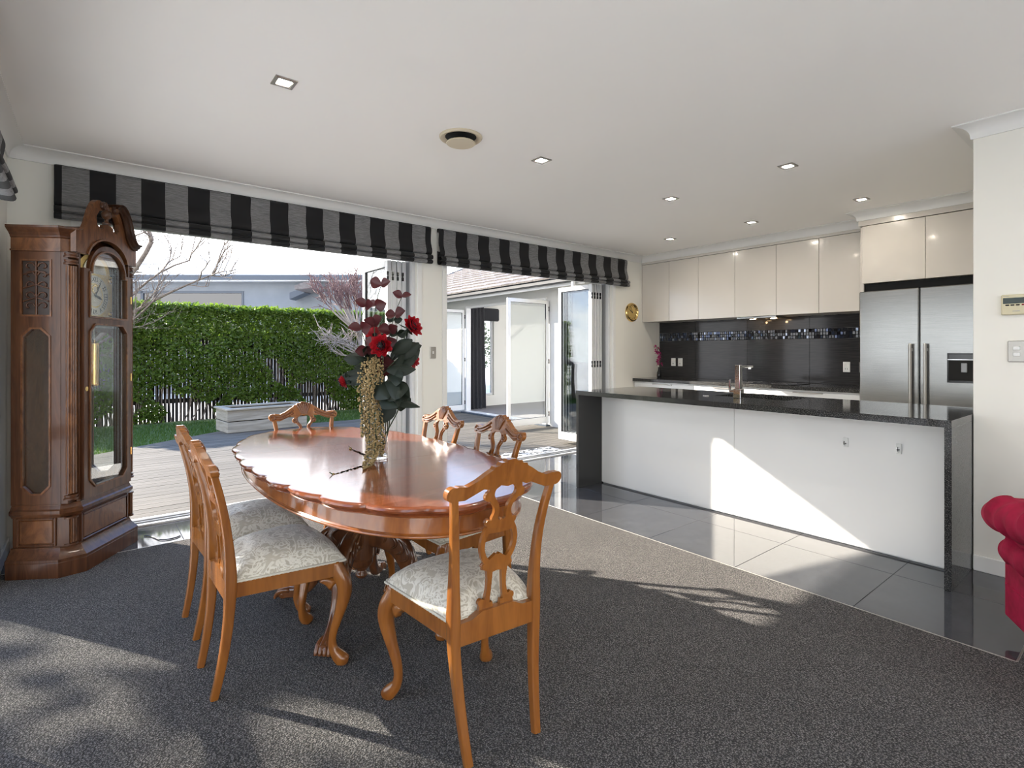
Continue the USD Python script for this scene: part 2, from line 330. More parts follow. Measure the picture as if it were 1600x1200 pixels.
obj('edge_strip', [bx(TX - .004, TX + .004, TY0, CY, -.01, .002), bx(TX, XK, TY0 - .004, TY0 + .004, -.01, .002), bx(XL, TX, CY - .004, CY + .004, -.01, .002)], 'brushed_nickel', fl)

obj('ceiling', bx(XL - .2, XK + .2, YB - .2, YO, CZ, CZ + .12), 'ceiling_paint', kind='structure', label='smooth off-white ceiling with recessed lamps', cat='ceiling')
OA, OB, HD = (-.05, 2.58), (2.92, 5.56), 2.27       # door openings in x, head height
wd = ext(sbox(XL - .2, -.1, XK + .2, CZ + .05).difference(sbox(OA[0], -1, OA[1], HD)).difference(sbox(OB[0], -1, OB[1], HD)), YO - YD)
obj('wall_back', mv(xz(wd), (0, YO, 0)), 'wall_paint', kind='structure', label='cream wall holding the two wide door openings to the deck', cat='wall')
WY0, WY1 = 1.5, 4.0
wl = ext(sbox(YB, -.1, YO, CZ + .05).difference(sbox(WY0, -1, WY1, HD)).difference(sbox(-3.3, -1, .9, HD)), .2)
v = wl.vertices; wl = trimesh.Trimesh(np.stack([XL - v[:, 2], v[:, 0], v[:, 1]], 1), wl.faces[:, ::-1], process=False)
obj('wall_left', wl, 'wall_paint', kind='structure', label='cream side wall behind the grandfather clock', cat='wall')
obj('wall_kitchen', bx(XK, XK + .2, .7, YO, -.1, CZ + .05), 'wall_paint', kind='structure', label='cream wall behind the kitchen cabinets', cat='wall')
obj('wall_right', bx(4.12, XK + .2, YB, .735, -.1, CZ + .05), 'wall_paint', kind='structure', label='pale wall nib beside the fridge with sunlight bands', cat='wall')
wf = ext(sbox(XL - .2, -.1, XK, CZ + .05).difference(sbox(.0, -1, 4.0, 2.5)), .2)
obj('wall_front', mv(xz(wf), (0, YB, 0)), 'wall_paint', kind='structure', label='cream wall behind the viewer with a wide glazed opening', cat='wall')
# bulkheads over the cabinets
obj('wall_bulkhead', [bx(6.19, XK, 1.9, YD, 2.535, CZ + .02), bx(5.85, XK, .735, 1.90, 2.515, CZ + .02)], 'cabinet_cream', kind='structure', label='cream bulkhead between upper cabinets and ceiling', cat='bulkhead')
# cornice: cove profile (off wall, below ceiling)
def cove(s=.085):
    a = np.linspace(0, PI / 2, 7)
    pts = [(0, 0), (s, 0), (s, -.008)] + [(s - .012 - (s - .024) * math.sin(q), -.010 - (s - .022) * (1 - math.cos(q))) for q in a] + [(.010, -s), (0, -s)]
    return Polygon(pts)
cv = cove()
def cornice(p0, p1, nrm, m0=0, m1=0):
    """along p0->p1 at the ceiling, standing off to nrm; m0/m1 mitre the ends outwards(+)/inwards(-)"""
    p0, p1 = np.array(p0, float), np.array(p1, float); d = p1 - p0; L = np.linalg.norm(d); d /= L
    m = ext(cv, L); v = m.vertices.copy(); off, dz, t = v[:, 0], v[:, 1], v[:, 2]
    t = t + np.where(t < L / 2, -m0 * off, m1 * off)
    w = np.zeros_like(v); w[:, 0] = p0[0] + d[0] * t + nrm[0] * off; w[:, 1] = p0[1] + d[1] * t + nrm[1] * off; w[:, 2] = CZ + dz
    q = trimesh.Trimesh(w, m.faces, process=False)
    if q.volume < 0: q.invert()
    return q
tr = struct('trim_1', 'white cove cornice running round the ceiling edge', 'cornice')
for a in [((XL, YD), (6.19, YD), (0, -1), -1, -1), ((XL, YB), (XL, YD), (1, 0), -1, -1), ((6.19, YD), (6.19, 1.90), (-1, 0), -1, -1),
          ((6.19, 1.90), (5.85, 1.90), (0, 1), -1, 1), ((5.85, 1.90), (5.85, .735), (-1, 0), 1, -1), ((5.85, .735), (4.12, .735), (0, 1), -1, 1), ((4.12, .735), (4.12, YB), (-1, 0), 1, -1)]:
    obj('cornice', cornice(*a), 'trim_paint', tr)
sk = struct('baseboard_left', 'white painted skirting along the wall feet', 'skirting board')
obj('skirting', [rbox(XL, XL + .015, WY1 + .06, YD, -.002, .09, .004), rbox(XL, XL + .015, .5, WY0 - .06, 0, .09, .004), rbox(XL, OA[0] - .06, YD - .015, YD, -.002, .09, .004),
                 rbox(OA[1] + .06, OB[0] - .06, YD - .015, YD, -.002, .09, .004), rbox(OB[1] + .06, 5.98, YD - .015, YD, -.002, .09, .004)], 'trim_paint', sk)
obj('baseboard_right', rbox(4.105, 4.12, YB, .735, -.002, .09, .004), 'trim_paint', kind='structure', label='white skirting at the foot of the wall nib beside the red armchair', cat='skirting board')

# ------------------------------------------------------------------ bifold doors
def architrave(x0, x1):
    y0, y1 = YD - .012, YD + .0
    return cat_([rbox(x0 - .05, x0 + .004, y0, y1, 0, HD + .05, .003), rbox(x1 - .004, x1 + .05, y0, y1, 0, HD + .05, .003), rbox(x0 - .05, x1 + .05, y0, y1, HD - .004, HD + .05, .003)])
def leaf(parent, length, height, place, handle=False, z0=.035, lab=None, hinges=True):
    """a glazed leaf: local x along its width, thickness about y, then placed"""
    d = .02
    o = obj('door_leaf', place(ring(0, length, z0, z0 + height, .062, -d, d, .11)), 'frame_white', parent)
    obj('pane', place(rbox(.058, length - .058, -.004, .004, z0 + .106, z0 + height - .058, .001)), 'pane', o, smooth=False)
    obj('gasket', place(cat_([ring(.060, length - .060, z0 + .108, z0 + height - .060, .006, -.0125, .0125, .006, .001)])), 'black_rubber', o)
    if hinges:
        hs = []
        for hz in (.12, 1.05, 1.98):
            obj('hinge', place(cat_([rbox(-.008, .010, d - .012, d + .006, z0 + hz, z0 + hz + .035, .002), rbox(-.008, .010, d - .012, d + .006, z0 + hz + .05, z0 + hz + .085, .002), rbox(-.010, .004, d - .006, d + .004, z0 + hz + .02, z0 + hz + .065, .002)])), 'plastic_black', o)
    if handle:
        obj('handle', place(cat_([rbox(length - .05, length - .02, -d - .012, -d, .98, 1.14, .004), rbox(length - .15, length - .03, -d - .05, -d - .035, 1.05, 1.075, .006), rbox(length - .045, length - .03, -d - .04, -d, 1.05, 1.075, .004)])), 'plastic_black', o)
    return o
def bifold(n, op, xs_, label, lens):
    t = struct('door_%d' % n, label, 'bifold door')
    obj('door_frame', [rbox(op[0], op[0] + .035, YO - .16, YO, 0, HD, .003), rbox(op[1] - .035, op[1], YO - .16, YO, 0, HD, .003), rbox(op[0], op[1], YO - .16, YO, HD - .04, HD, .003)], 'frame_white', t)
    obj('frame_channel', [rbox(op[1] - .040, op[1] - .035, YO - .11, YO - .04, .02, HD - .04, .001), rbox(op[0] + .035, op[0] + .040, YO - .11, YO - .04, .02, HD - .04, .001), rbox(op[0] + .04, op[1] - .04, YO - .10, YO - .05, HD - .046, HD - .04, .001)], 'frame_grey', t)
    obj('architrave', architrave(*op), 'trim_paint', t)
    obj('sill', [rbox(op[0], op[1], YD + .02, YO + .03, -.05, .012, .003)], 'frame_white', t)
    obj('sill_track', [rbox(op[0] + .03, op[1] - .03, YO - .13, YO - .105, .012, .02, .001), rbox(op[0] + .03, op[1] - .03, YO - .07, YO - .045, .012, .02, .001)], 'frame_grey', t)
    for i, (x_, L) in enumerate(zip(xs_, lens)):
        leaf(t, L, 2.18, lambda m, x_=x_: mv(m, (x_, YO - .06, 0), rz=PI / 2), handle=(i == 1))
    return t
bifold(1, OA, [2.345, 2.400, 2.455, 2.510], 'white bifold glass doors folded open behind the flower vase', [.62] * 4)
bifold(2, OB, [5.325, 5.380, 5.435, 5.490], 'white bifold glass doors folded open beside the kitchen', [.66] * 4)
# sliding door in the left wall, hidden but for its light
w3 = struct('window_1', 'white framed sliding glass door in the left wall under the short striped blind', 'window')
def win_y(t, y0, y1, nsp, rail=None):
    fr = [swapxy(ring(y0, y1, 0.0, HD, .06, XL - .14, XL - .06, .08))]
    for k in range(1, nsp): yy = y0 + (y1 - y0) * k / nsp; fr.append(rbox(XL - .14, XL - .06, yy - .045, yy + .045, .05, HD - .05, .003))
    if rail: fr.append(rbox(XL - .13, XL - .07, y0 + .05, y1 - .05, rail[0], rail[1], .003))
    f_ = obj('window_frame', fr, 'frame_white', t)
    for k in range(nsp):
        a, b = y0 + (y1 - y0) * k / nsp, y0 + (y1 - y0) * (k + 1) / nsp
        obj('pane', rbox(XL - .104, XL - .096, a + .04, b - .04, .06, HD - .05, .001), 'pane', f_, smooth=False)
win_y(w3, WY0, WY1, 2, (.745, .825))
w4 = struct('window_2', 'white framed glass door in the left wall behind the viewer', 'window'); win_y(w4, -3.3, .9, 4)
w5 = struct('window_3', 'white framed glazed opening in the wall behind the viewer', 'window')
f5 = obj('window_frame', [ring(.0, 4.0, 0, 2.5, .06, YB - .14, YB - .06, .08)] + [rbox(1.333 * k - .04, 1.333 * k + .04, YB - .14, YB - .06, .05, 2.45) for k in (1, 2)], 'frame_white', w5)
for k in range(3): obj('pane', rbox(1.333 * k + .05, 1.333 * k + 1.28, YB - .104, YB - .096, .06, 2.45, .001), 'pane', f5, smooth=False)

# ------------------------------------------------------------------ ceiling lamps and vent
LAMP_LABELS = ['square recessed ceiling lamp nearest the clock, alone over the dining end', 'square recessed ceiling lamp just past the round ceiling vent', 'square recessed ceiling lamp above the near end of the island bench',
               'square recessed ceiling lamp in the middle row, between vent and kitchen', 'square recessed ceiling lamp nearest the fridge cabinets', 'square recessed ceiling lamp over the kitchen aisle, middle of the row along the cabinets', 'square recessed ceiling lamp in the kitchen corner above the wall clock']
lamps = [(.762, 2.776), (2.489, 2.773), (3.965, 1.738), (4.004, 2.756), (5.34, 1.71), (5.395, 2.734), (5.431, 3.747)]
for i, (x_, y_) in enumerate(lamps + [(.76, .15), (2.49, .15), (.76, -1.3), (2.49, -1.3), (.76, -2.7), (2.49, -2.7)]):
    lab = LAMP_LABELS[i] if i < 7 else 'square recessed ceiling lamp behind the viewer, %s row, %s' % (('first', 'second', 'third')[(i - 7) // 2], 'window side' if i % 2 else 'inner side')
    if i == 0:
        l0 = thing('ceiling_lamp', lab, 'ceiling lamp', (x_, y_, CZ), 0, 'recessed ceiling lamps')
        a, b = .052, .030
        prof = [(a, 0), (a, -.006), (a - .004, -.008), (b + .006, -.008), (b, -.004), (b, 0)]
        pts = [(sx * r, sy * r, z) for r, z in prof for sx, sy in ((1, 1), (-1, 1), (-1, -1), (1, -1))]
        f = [(k * 4 + q, k * 4 + (q + 1) % 4, (k + 1) * 4 + (q + 1) % 4, (k + 1) * 4 + q) for k in range(len(prof) - 1) for q in range(4)]
        obj('lamp_frame', (np.array(pts), np.array(f)[:, ::-1]), 'brushed_nickel', l0, smooth=False)
        obj('lens', rbox(-b, b, -b, b, -.005, -.001, .001), 'lamp_lens', l0, smooth=False)
    else: dup(l0, (x_, y_, CZ), 0, lab)
vt = thing('ceiling_vent', 'round cream ceiling vent with a dark ring gap', 'ceiling vent', (1.825, 2.792, CZ))
obj('vent_ring', lathe([(.10, 0), (.135, 0), (.135, -.006), (.128, -.014), (.112, -.012), (.098, -.002), (.098, 0)], 48, False), 'vent_cream', vt)
obj('vent_throat', lathe([(.0, -.0012), (.10, -.0012)], 40, False), 'dark_gap', vt, smooth=False)
obj('vent_cone', lathe([(.0, -.022), (.07, -.028), (.088, -.036), (.092, -.041), (.088, -.045), (0, -.045)], 48, False), 'vent_cream', vt)
for sx_, sy_ in ((0, 0), (.023, .023), (-.023, .023)): obj('vent_strut', rbox(sx_ - .003, sx_ + .003, sy_ - .003, sy_ + .003, -.03, -.001, .001), 'brushed_nickel', vt)

# ------------------------------------------------------------------ roman blinds
def blind(name, axis, a0, a1, wallpos, mat, label, sgn=-1, top=2.56, hem=2.19, seed=1):
    """fabric profile: off = distance from wall, z"""
    t = thing(name, label, 'roman blind')
    h = top - hem
    pr = [(.020, top), (.048, top - .004), (.052, top - .08 * h / .36), (.062, top - .19), (.078, hem + .112), (.070, hem + .098), (.036, hem + .092), (.070, hem + .086), (.100, hem + .070), (.104, hem + .052),
          (.080, hem + .042), (.050, hem + .040), (.080, hem + .033), (.100, hem + .020), (.096, hem + .006), (.074, hem), (.044, hem + .002), (.026, hem + .008), (.018, hem + .06), (.016, hem + .14)]
    body = LineString(smoothc(pr, 70)).buffer(.0025, join_style=1, quad_segs=2).simplify(.0006)
    n = max(8, int((a1 - a0) / .05)); m = ext(body, a1 - a0, n); v = m.vertices.copy()
    A, off, z = v[:, 2] + a0, v[:, 0], v[:, 1]
    nz = meshkit.noise(np.stack([A * 3.1, z * 9, np.full_like(A, seed)], 1), seed) - .5
    n2 = meshkit.noise(np.stack([A * 1.3, z * 0, np.full_like(A, 7.7)], 1), seed + 5) - .5
    low = np.clip((top - .05 - z) / h, 0, 1); off = off + nz * .022 * low; z = z + n2 * .022 * low
    v2 = np.stack([A, wallpos + sgn * off, z], 1) if axis == 'x' else np.stack([wallpos + sgn * off, A, z], 1)
    q = trimesh.Trimesh(v2, m.faces, process=False)
    if q.volume < 0: q.invert()
    obj('fabric', q, mat, t, smooth=50)
    rail = rbox(a0 + .005, a1 - .005, .001, .045, top - .03, top + .004, .003); r = rail.vertices.copy()
    r2 = np.stack([r[:, 0], wallpos + sgn * r[:, 1], r[:, 2]], 1) if axis == 'x' else np.stack([wallpos + sgn * r[:, 1], r[:, 0], r[:, 2]], 1)
    q = trimesh.Trimesh(r2, rail.faces, process=False)
    if q.volume < 0: q.invert()
    obj('headrail', q, 'dark_gap', t)
blind('roman_blind', 'x', -.185, 2.705, YD - .001, 'blind_a', 'long black and grey striped roman blind above the wide left opening', seed=2)
blind('roman_blind', 'x', 2.80, 5.80, YD - .001, 'blind_b', 'black and grey striped roman blind over the opening beside the kitchen', seed=4)
blind('roman_blind', 'y', 1.3, 3.88, XL + .012, 'blind_c', 'striped roman blind on the left wall, only its end showing', sgn=1, top=2.43, hem=2.10, seed=6)

# ------------------------------------------------------------------ wall plates
def plate(name, label, x0, x1, z0, z1, rockers, mat='brushed_nickel', cat='light switch', y=None, x=None, group=None):
    t = thing(name, label, cat, group=group)
    pl = lambda m: m if y is not None else trimesh.Trimesh(np.stack([x - (y_ - m.vertices[:, 1]) if False else m.vertices[:, 1], m.vertices[:, 0], m.vertices[:, 2]], 1), m.faces[:, ::-1], process=False)
    base = y if y is not None else x
    obj('plate', pl(rbox(x0, x1, base - .010, base, z0, z1, .003)), mat, t)
    for (rx, rz, w, h) in rockers: obj('rocker', pl(rbox(rx - w / 2, rx + w / 2, base - .015, base - .009, rz - h / 2, rz + h / 2, .002)), 'plastic_white', t)
    return t
plate('light_switch', 'upright metal light switch on the pier between the two openings', 2.722, 2.792, 1.227, 1.347, [(2.757, 1.287, .018, .026)], y=YD)
plate('light_switch', 'metal double switch plate on the wall nib below the thermostat', .46, .582, 1.24, 1.36, [(.545, 1.318, .03, .022), (.545, 1.283, .03, .022)], x=4.12)
th = thing('thermostat', 'cream heat pump control panel with a dark display on the wall nib', 'thermostat')
fx = lambda m: swapxy(m)
obj('case', fx(rbox(.43, .609, 4.098, 4.12, 1.508, 1.624, .005)), 'plastic_cream', th)
obj('screen', fx(rbox(.445, .60, 4.0955, 4.099, 1.572, 1.605, .001)), 'display', th)
obj('button', [fx(rbox(.590 - .022 * k - .016, .590 - .022 * k, 4.0955, 4.099, 1.560, 1.567, .001)) for k in range(3)], 'dark_gap', th)
obj('button_red', [fx(rbox(.49, .522, 4.0955, 4.099, 1.560, 1.567, .001))], 'velvet', th)
for a_, b_, c_, d_ in ((.530, .560, 1.527, 1.531), (.575, .60, 1.613, 1.616)): obj('maker_mark', fx(rbox(a_, b_, 4.0965, 4.099, c_, d_, .0005)), 'brushed_nickel', th)
wc = thing('wall_clock', 'small round brass wall clock beside the kitchen cabinets', 'clock', (5.955, YD, 1.848))
R = lambda m: mv(m, rx=PI / 2)
obj('rim', R(lathe([(.095, 0), (.130, 0), (.134, .012), (.126, .030), (.112, .036), (.104, .026), (.095, .02)], 48, False)), 'brass', wc)
obj('dial', R(lathe([(0, .018), (.106, .018)], 40, False)), 'brass_dial', wc, smooth=False)
for k in range(12):
    obj('hour_mark', R(mv(rbox(-.003, .003, .078, .096, .018, .021, .0006), rz=k * PI / 6)), 'dial_ink', wc)
obj('hour_hand', R(mv(rbox(-.004, .004, -.01, .055, .022, .024, .0006), rz=1.05)), 'dial_ink', wc)
obj('minute_hand', R(mv(rbox(-.003, .003, -.014, .085, .025, .027, .0006), rz=.45)), 'dial_ink', wc)
# ================================================================== kitchen
tops, cabs = 'granite back counter', ''
# upper cabinets
ub = [4.74, 4.29, 3.843, 3.346, 2.843, 2.387, 1.925]
UL = ['narrow cream upper cabinet in the corner beside the wall clock', 'cream upper cabinet second from the corner, catching the sun patch', 'cream upper cabinet third from the corner, left of the range lights',
      'cream upper cabinet above the two warm range lights', 'cream upper cabinet fifth from the corner, second from the fridge block', 'cream upper cabinet next to the fridge block']
for i in range(6):
    y1, y0 = ub[i], ub[i + 1]
    t = thing('upper_cabinet', UL[i], 'cabinet', (6.19, (y0 + y1) / 2, 1.718), 0, 'cream upper cabinets')
    w = (y1 - y0) / 2
    obj('carcass', rbox(.021, .43, -w + .0005, w - .0005, .004, .815, .001), 'cabinet_cream', t)
    obj('door', rbox(0, .019, -w + .0018, w - .0018, 0, .812, .0015), 'cabinet_cream', t)
# over-fridge cabinets
for i, (y1, y0, lab) in enumerate([(1.868, 1.371, 'cream cabinet above the fridge, left door with the slanting sun triangle'), (1.371, .874, 'cream cabinet above the fridge next to the wall nib')]):
    t = thing('overhead_cabinet', lab, 'cabinet', (5.85, (y0 + y1) / 2, 1.955), 0, 'cabinets above the fridge')
    w = (y1 - y0) / 2
    obj('carcass', rbox(.021, .76, -w + .0005, w - .0005, .004, .555, .001), 'cabinet_cream', t)
    obj('door', rbox(0, .019, -w + .0018, w - .0018, 0, .553, .0015), 'cabinet_cream', t)
fs = thing('fridge_surround', 'tall cream end panels either side of the fridge', 'cabinet panel')
for a_ in (1.869, .840): obj('end_panel', bx(5.90, XK - .003, a_, a_ + .03, 0, 2.512), 'cabinet_cream', fs)
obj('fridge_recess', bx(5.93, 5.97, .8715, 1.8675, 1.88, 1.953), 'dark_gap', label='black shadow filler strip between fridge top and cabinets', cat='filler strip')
fr = thing('refrigerator', 'tall stainless steel side by side refrigerator with an ice dispenser', 'refrigerator', (5.80, 1.402, 0))
obj('body', rbox(.07, .74, -.465, .465, .02, 1.868, .006), 'frame_grey', fr)
for s, (a, b) in enumerate([(.005, .474), (-.466, -.001)]):
    d = obj('door', rbox(0, .066, a, b, .06, 1.872, .008), 'steel', fr)
    hy = .060 if s == 0 else -.050
    obj('handle', [rbox(-.055, -.030, hy - .012, hy + .012, .62, 1.37, .006), rbox(-.034, .002, hy - .009, hy + .009, .66, .69, .003), rbox(-.034, .002, hy - .009, hy + .009, 1.30, 1.33, .003)], 'brushed_nickel', d)
    if s == 1:
        obj('dispenser', cat_([mv(ring(-.40, -.195, 1.03, 1.285, .012, -.004, .004, .02, .002), (0, 0, 0), rz=0)]) if False else swapxy(ring(-.41, -.195, 1.03, 1.285, .012, -.006, .004, .02, .002)), 'plastic_black', d)
        obj('dispenser_niche', [rbox(-.0045, .002, -.40, -.205, 1.05, 1.225, .001)], 'dark_gap', d)
        obj('dispenser_panel', [rbox(-.006, .002, -.40, -.205, 1.232, 1.275, .002)], 'plastic_black', d)
        obj('dispenser_lever', [rbox(-.012, -.004, -.33, -.29, 1.12, 1.20, .003)], 'frame_grey', d)
        obj('dispenser_trim', [rbox(-.0075, -.004, -.408, -.197, 1.226, 1.231, .0008)], 'chrome', d)
obj('kick_plate', rbox(.03, .07, -.46, .46, 0, .06, .003), 'dark_gap', fr)
# back counter, base cabinets
CB = [4.735, 3.80, 2.95, 1.905]
t = thing('back_counter', 'long black granite counter along the kitchen wall', 'counter')
obj('slab', rbox(5.98, XK - .012, 1.902, YD - .002, .882, .922, .003), 'granite', t)
BL = ['white base cabinet under the granite counter at the wall clock corner', 'white base cabinet under the granite counter below the range lights', 'white base cabinet under the granite counter beside the fridge']
for i in range(3):
    y1, y0 = CB[i], CB[i + 1]; w = (y1 - y0) / 2
    t = thing('base_cabinet', BL[i], 'cabinet', (6.01, (y0 + y1) / 2, 0), 0, 'white base cabinets')
    obj('carcass', rbox(.020, .58, -w + .001, w - .001, .10, .880, .001), 'cabinet_white', t)
    obj('toe_kick', rbox(.06, .075, -w + .001, w - .001, 0, .10, .001), 'frame_grey', t)
    for z0, z1 in ((.70, .862), (.42, .694), (.11, .414)):
        d = obj('drawer', rbox(0, .019, -w + .0018, w - .0018, z0, z1, .0015), 'cabinet_white', t)
        obj('handle', rbox(-.022, .0, -.15, .15, z1 - .014, z1 - .002, .002), 'brushed_nickel', d)
ck = thing('cooktop', 'flat black glass cooktop set on the granite counter', 'cooktop', (6.25, 2.98, .922))
obj('glass', rbox(-.25, .25, -.38, .38, .0, .006, .003), 'plastic_black', ck)
for q in ((-.12, -.2), (.12, -.2), (-.12, .2), (.12, .2)): obj('hob_ring', mv(lathe([(.078, .006), (.08, .0066), (.082, .006)], 32, False), (*q, 0)), 'frame_grey', ck)
# splashback: large panels below and above a mosaic strip
sp = thing('splashback', 'dark glossy grey splashback with a band of small mosaic tiles', 'splashback')
SX = XK - .012
pj = [4.743, 4.15, 3.40, 2.65, 1.902]
for i in range(4):
    obj('panel', rbox(SX, XK - .001, pj[i + 1] + .001, pj[i] - .001, .922, 1.448, .0012), 'splash_panel', sp)
    obj('panel', rbox(SX, XK - .001, pj[i + 1] + .001, pj[i] - .001, 1.566, 1.720, .0012), 'splash_panel', sp)
obj('mosaic_backing', rbox(SX + .005, XK - .001, 1.902, 4.743, 1.449, 1.565, .001), 'dark_gap', sp)
rm = random.Random(5); n_ = 94; st = (4.743 - 1.902) / n_
for r in range(3):
    for k in range(n_):
        y0 = 1.902 + k * st; z0 = 1.450 + r * .0383
        g_ = rm.random(); kind = 0 if g_ < .45 else 3 if g_ < .70 else 1 if g_ < .90 else 2
        m = rbox(SX - .002 + rm.random() * .003, XK - .006, y0 + .0022, y0 + st - .0022, z0 + .0016, z0 + .0365, .002)
        c = m.vertices.mean(0); ay, az = rm.gauss(0, .035), rm.gauss(0, .03)
        v = m.vertices; v[:, 0] += (v[:, 1] - c[1]) * ay + (v[:, 2] - c[2]) * az
        obj('mosaic_tile', m, 'mosaic_%d' % kind, sp, smooth=False)
# power sockets on the splashback
def socket(y, z, lab):
    t = thing('power_socket', lab, 'power socket', (SX, y, z), 0, 'power sockets on the splashback')
    obj('plate', rbox(-.009, 0, -.036, .036, -.058, .058, .003), 'plastic_white', t)
    for s in (-1, 1): obj('rocker', rbox(-.013, -.008, s * .017 - .009, s * .017 + .009, .018, .038, .0015), 'trim_paint', t)
    obj('socket_slot', [rbox(-.0096, -.0085, -.012, -.008, -.03, -.012, .0003), rbox(-.0096, -.0085, .008, .012, -.03, -.012, .0003)], 'dark_gap', t)
socket(4.50, 1.145, 'white power socket nearest the pink orchid')
socket(4.385, 1.145, 'white power socket second from the pink orchid, beside its twin')
socket(2.26, 1.125, 'white power socket near the fridge, the one farther from it')
socket(2.10, 1.125, 'white power socket right against the fridge')
# range light unit under cabinet 4
rh = thing('range_hood', 'slim built-in range hood under the upper cabinet with two warm lights', 'range hood', (6.36, 3.10, 1.717))
obj('panel', rbox(-.14, .14, -.24, .24, -.022, 0, .003), 'steel', rh)
for s in (-1, 1):
    obj('lamp', mv(lathe([(0, -.0275), (.024, -.0275), (.03, -.022)], 20, False), (.03, s * .125, 0)), 'hood_lens', rh, smooth=False)
for s in (-1, 1):
    L = UsdLux.SphereLight.Define(stage, '/World/' + rh.GetName() + '/bulb_%d' % (s + 1)); L.CreateRadiusAttr(.012); L.CreateIntensityAttr(35); L.CreateColorAttr(Gf.Vec3f(1, .62, .30))
    L.AddTranslateOp().Set(Gf.Vec3d(.10, s * .125, -.05))
# ------------------------------------------------------------------ island
IX0, IX1, IY0, IY1, IZ = 3.635, 4.60, .738, 3.555, .925
ib = thing('island_benchtop', 'black speckled granite island benchtop with waterfall ends', 'benchtop')
top = sbox(IX0, IY0, IX1, IY1).difference(sbox(4.14, 1.82, 4.52, 2.42))
obj('slab', mv(ext(top, .04), (0, 0, IZ - .04)), 'granite', ib, smooth=False)
obj('waterfall_end', rbox(IX0 + .001, IX1, IY1 - .032, IY1, 0, IZ - .0402, .002), 'granite', ib)
obj('waterfall_end', rbox(IX0 + .001, IX1, IY0, IY0 + .032, 0, IZ - .0402, .002), 'granite', ib)
ic = thing('island_cabinet', 'white island cabinet with two large flat front panels', 'cabinet')
obj('front_panel', rbox(3.962, 3.980, 2.1475, IY1 - .034, .012, IZ - .042, .0012), 'cabinet_white', ic)
obj('front_panel', rbox(3.962, 3.980, IY0 + .034, 2.1445, .012, IZ - .042, .0012), 'cabinet_white', ic)
obj('carcass', [bx(3.982, 4.0, IY0 + .034, IY1 - .034, .0, IZ - .042), bx(4.57, 4.585, IY0 + .034, IY1 - .034, .1, IZ - .042), bx(4.0, 4.57, IY0 + .034, IY0 + .05, .1, IZ - .042), bx(4.0, 4.57, IY1 - .05, IY1 - .034, .1, IZ - .042), bx(4.0, 4.57, IY0 + .034, IY1 - .034, .09, .11)], 'cabinet_white', ic)
sk_ = thing('sink', 'dark undermounted rectangular sink in the island', 'sink', (4.33, 2.12, IZ))
obj('basin', [bx(-.205, .205, -.315, .315, -.24, -.235), bx(-.205, -.192, -.315, .315, -.235, -.041), bx(.192, .205, -.315, .315, -.235, -.041), bx(-.192, .192, -.315, -.302, -.235, -.041), bx(-.192, .192, .302, .315, -.235, -.041)], 'frame_grey', sk_)
obj('drain', mv(lathe([(0, -.2345), (.04, -.2345), (.045, -.232), (.045, -.235)], 24, False), (0, 0, 0)), 'chrome', sk_)
tp = thing('tap', 'square chrome kitchen tap with a flat dark spout', 'tap', (4.065, 2.165, IZ))
obj('base', [rbox(-.030, .030, -.030, .030, 0, .075, .003)], 'chrome', tp)
obj('column', rbox(-.021, .021, -.021, .021, .0755, .265, .002), 'chrome', tp)
sp_ = obj('spout', rbox(-.02, .20, -.02, .02, .243, .258, .002), 'chrome', tp)
obj('aerator', mv(lathe([(0, .228), (.012, .228), (.012, .243)], 16), (.18, 0, 0)), 'chrome', sp_)
lv = obj('lever', [rbox(-.012, .012, .031, .075, .045, .062, .002)], 'chrome', tp)
obj('lever_blade', rbox(-.010, .010, .066, .080, .062, .145, .003), 'chrome', lv)
obj('waste_button', mv(lathe([(0, .006), (.022, .006), (.026, .003), (.027, 0)], 24), (4.05, 2.44, IZ + .0005)), 'chrome', label='small round steel button on the island beside the tap', cat='button')
def hook(y, z, lab):
    t = thing('wall_hook', lab, 'hook', (3.962, y, z), 0, 'hooks on the island front')
    obj('back_plate', rbox(-.006, 0, -.015, .015, -.032, .032, .003), 'plastic_white', t)
    obj('hook_arm', tube(smoothc([(-.004, 0, -.005), (-.022, 0, -.016), (-.032, 0, -.008), (-.034, 0, .012)], 12), .005, 8), 'chrome', t)
hook(1.36, .69, 'white adhesive hook on the island front, nearer the panel seam')
hook(1.062, .69, 'white adhesive hook on the island front, nearer the granite end')
# ------------------------------------------------------------------ orchid on the counter
vz = thing('small_vase', 'small dark glass vase holding the pink orchid on the counter', 'vase', (6.40, 4.60, .9225))
obj('body', lathe([(0, 0), (.028, 0), (.034, .02), (.030, .07), (.016, .11), (.014, .14), (.017, .15), (.013, .148), (.010, .11), (0, .02)], 24, False), 'plastic_black', vz)
def petal(L, W, cup=.25, n=5, ruffle=0, tip=1.0):
    """petal/leaf blade from the origin along +x, width about y, curving up in z"""
    u = np.linspace(0, 1, n); wv = np.sin(PI * np.clip(u, .04, .985) ** .85) ** .8
    wv[-1] *= tip; P_ = []
    for i in range(n):
        for s in (-1, -.5, 0, .5, 1):
            P_.append((u[i] * L, s * wv[i] * W / 2, cup * L * u[i] ** 2 + .25 * W * abs(s) ** 1.5 * wv[i] * (1 if cup >= 0 else -1)))
    F_ = [(i * 5 + q, i * 5 + q + 1, (i + 1) * 5 + q + 1, (i + 1) * 5 + q) for i in range(n - 1) for q in range(4)]
    return tm((np.array(P_), np.array(F_)))
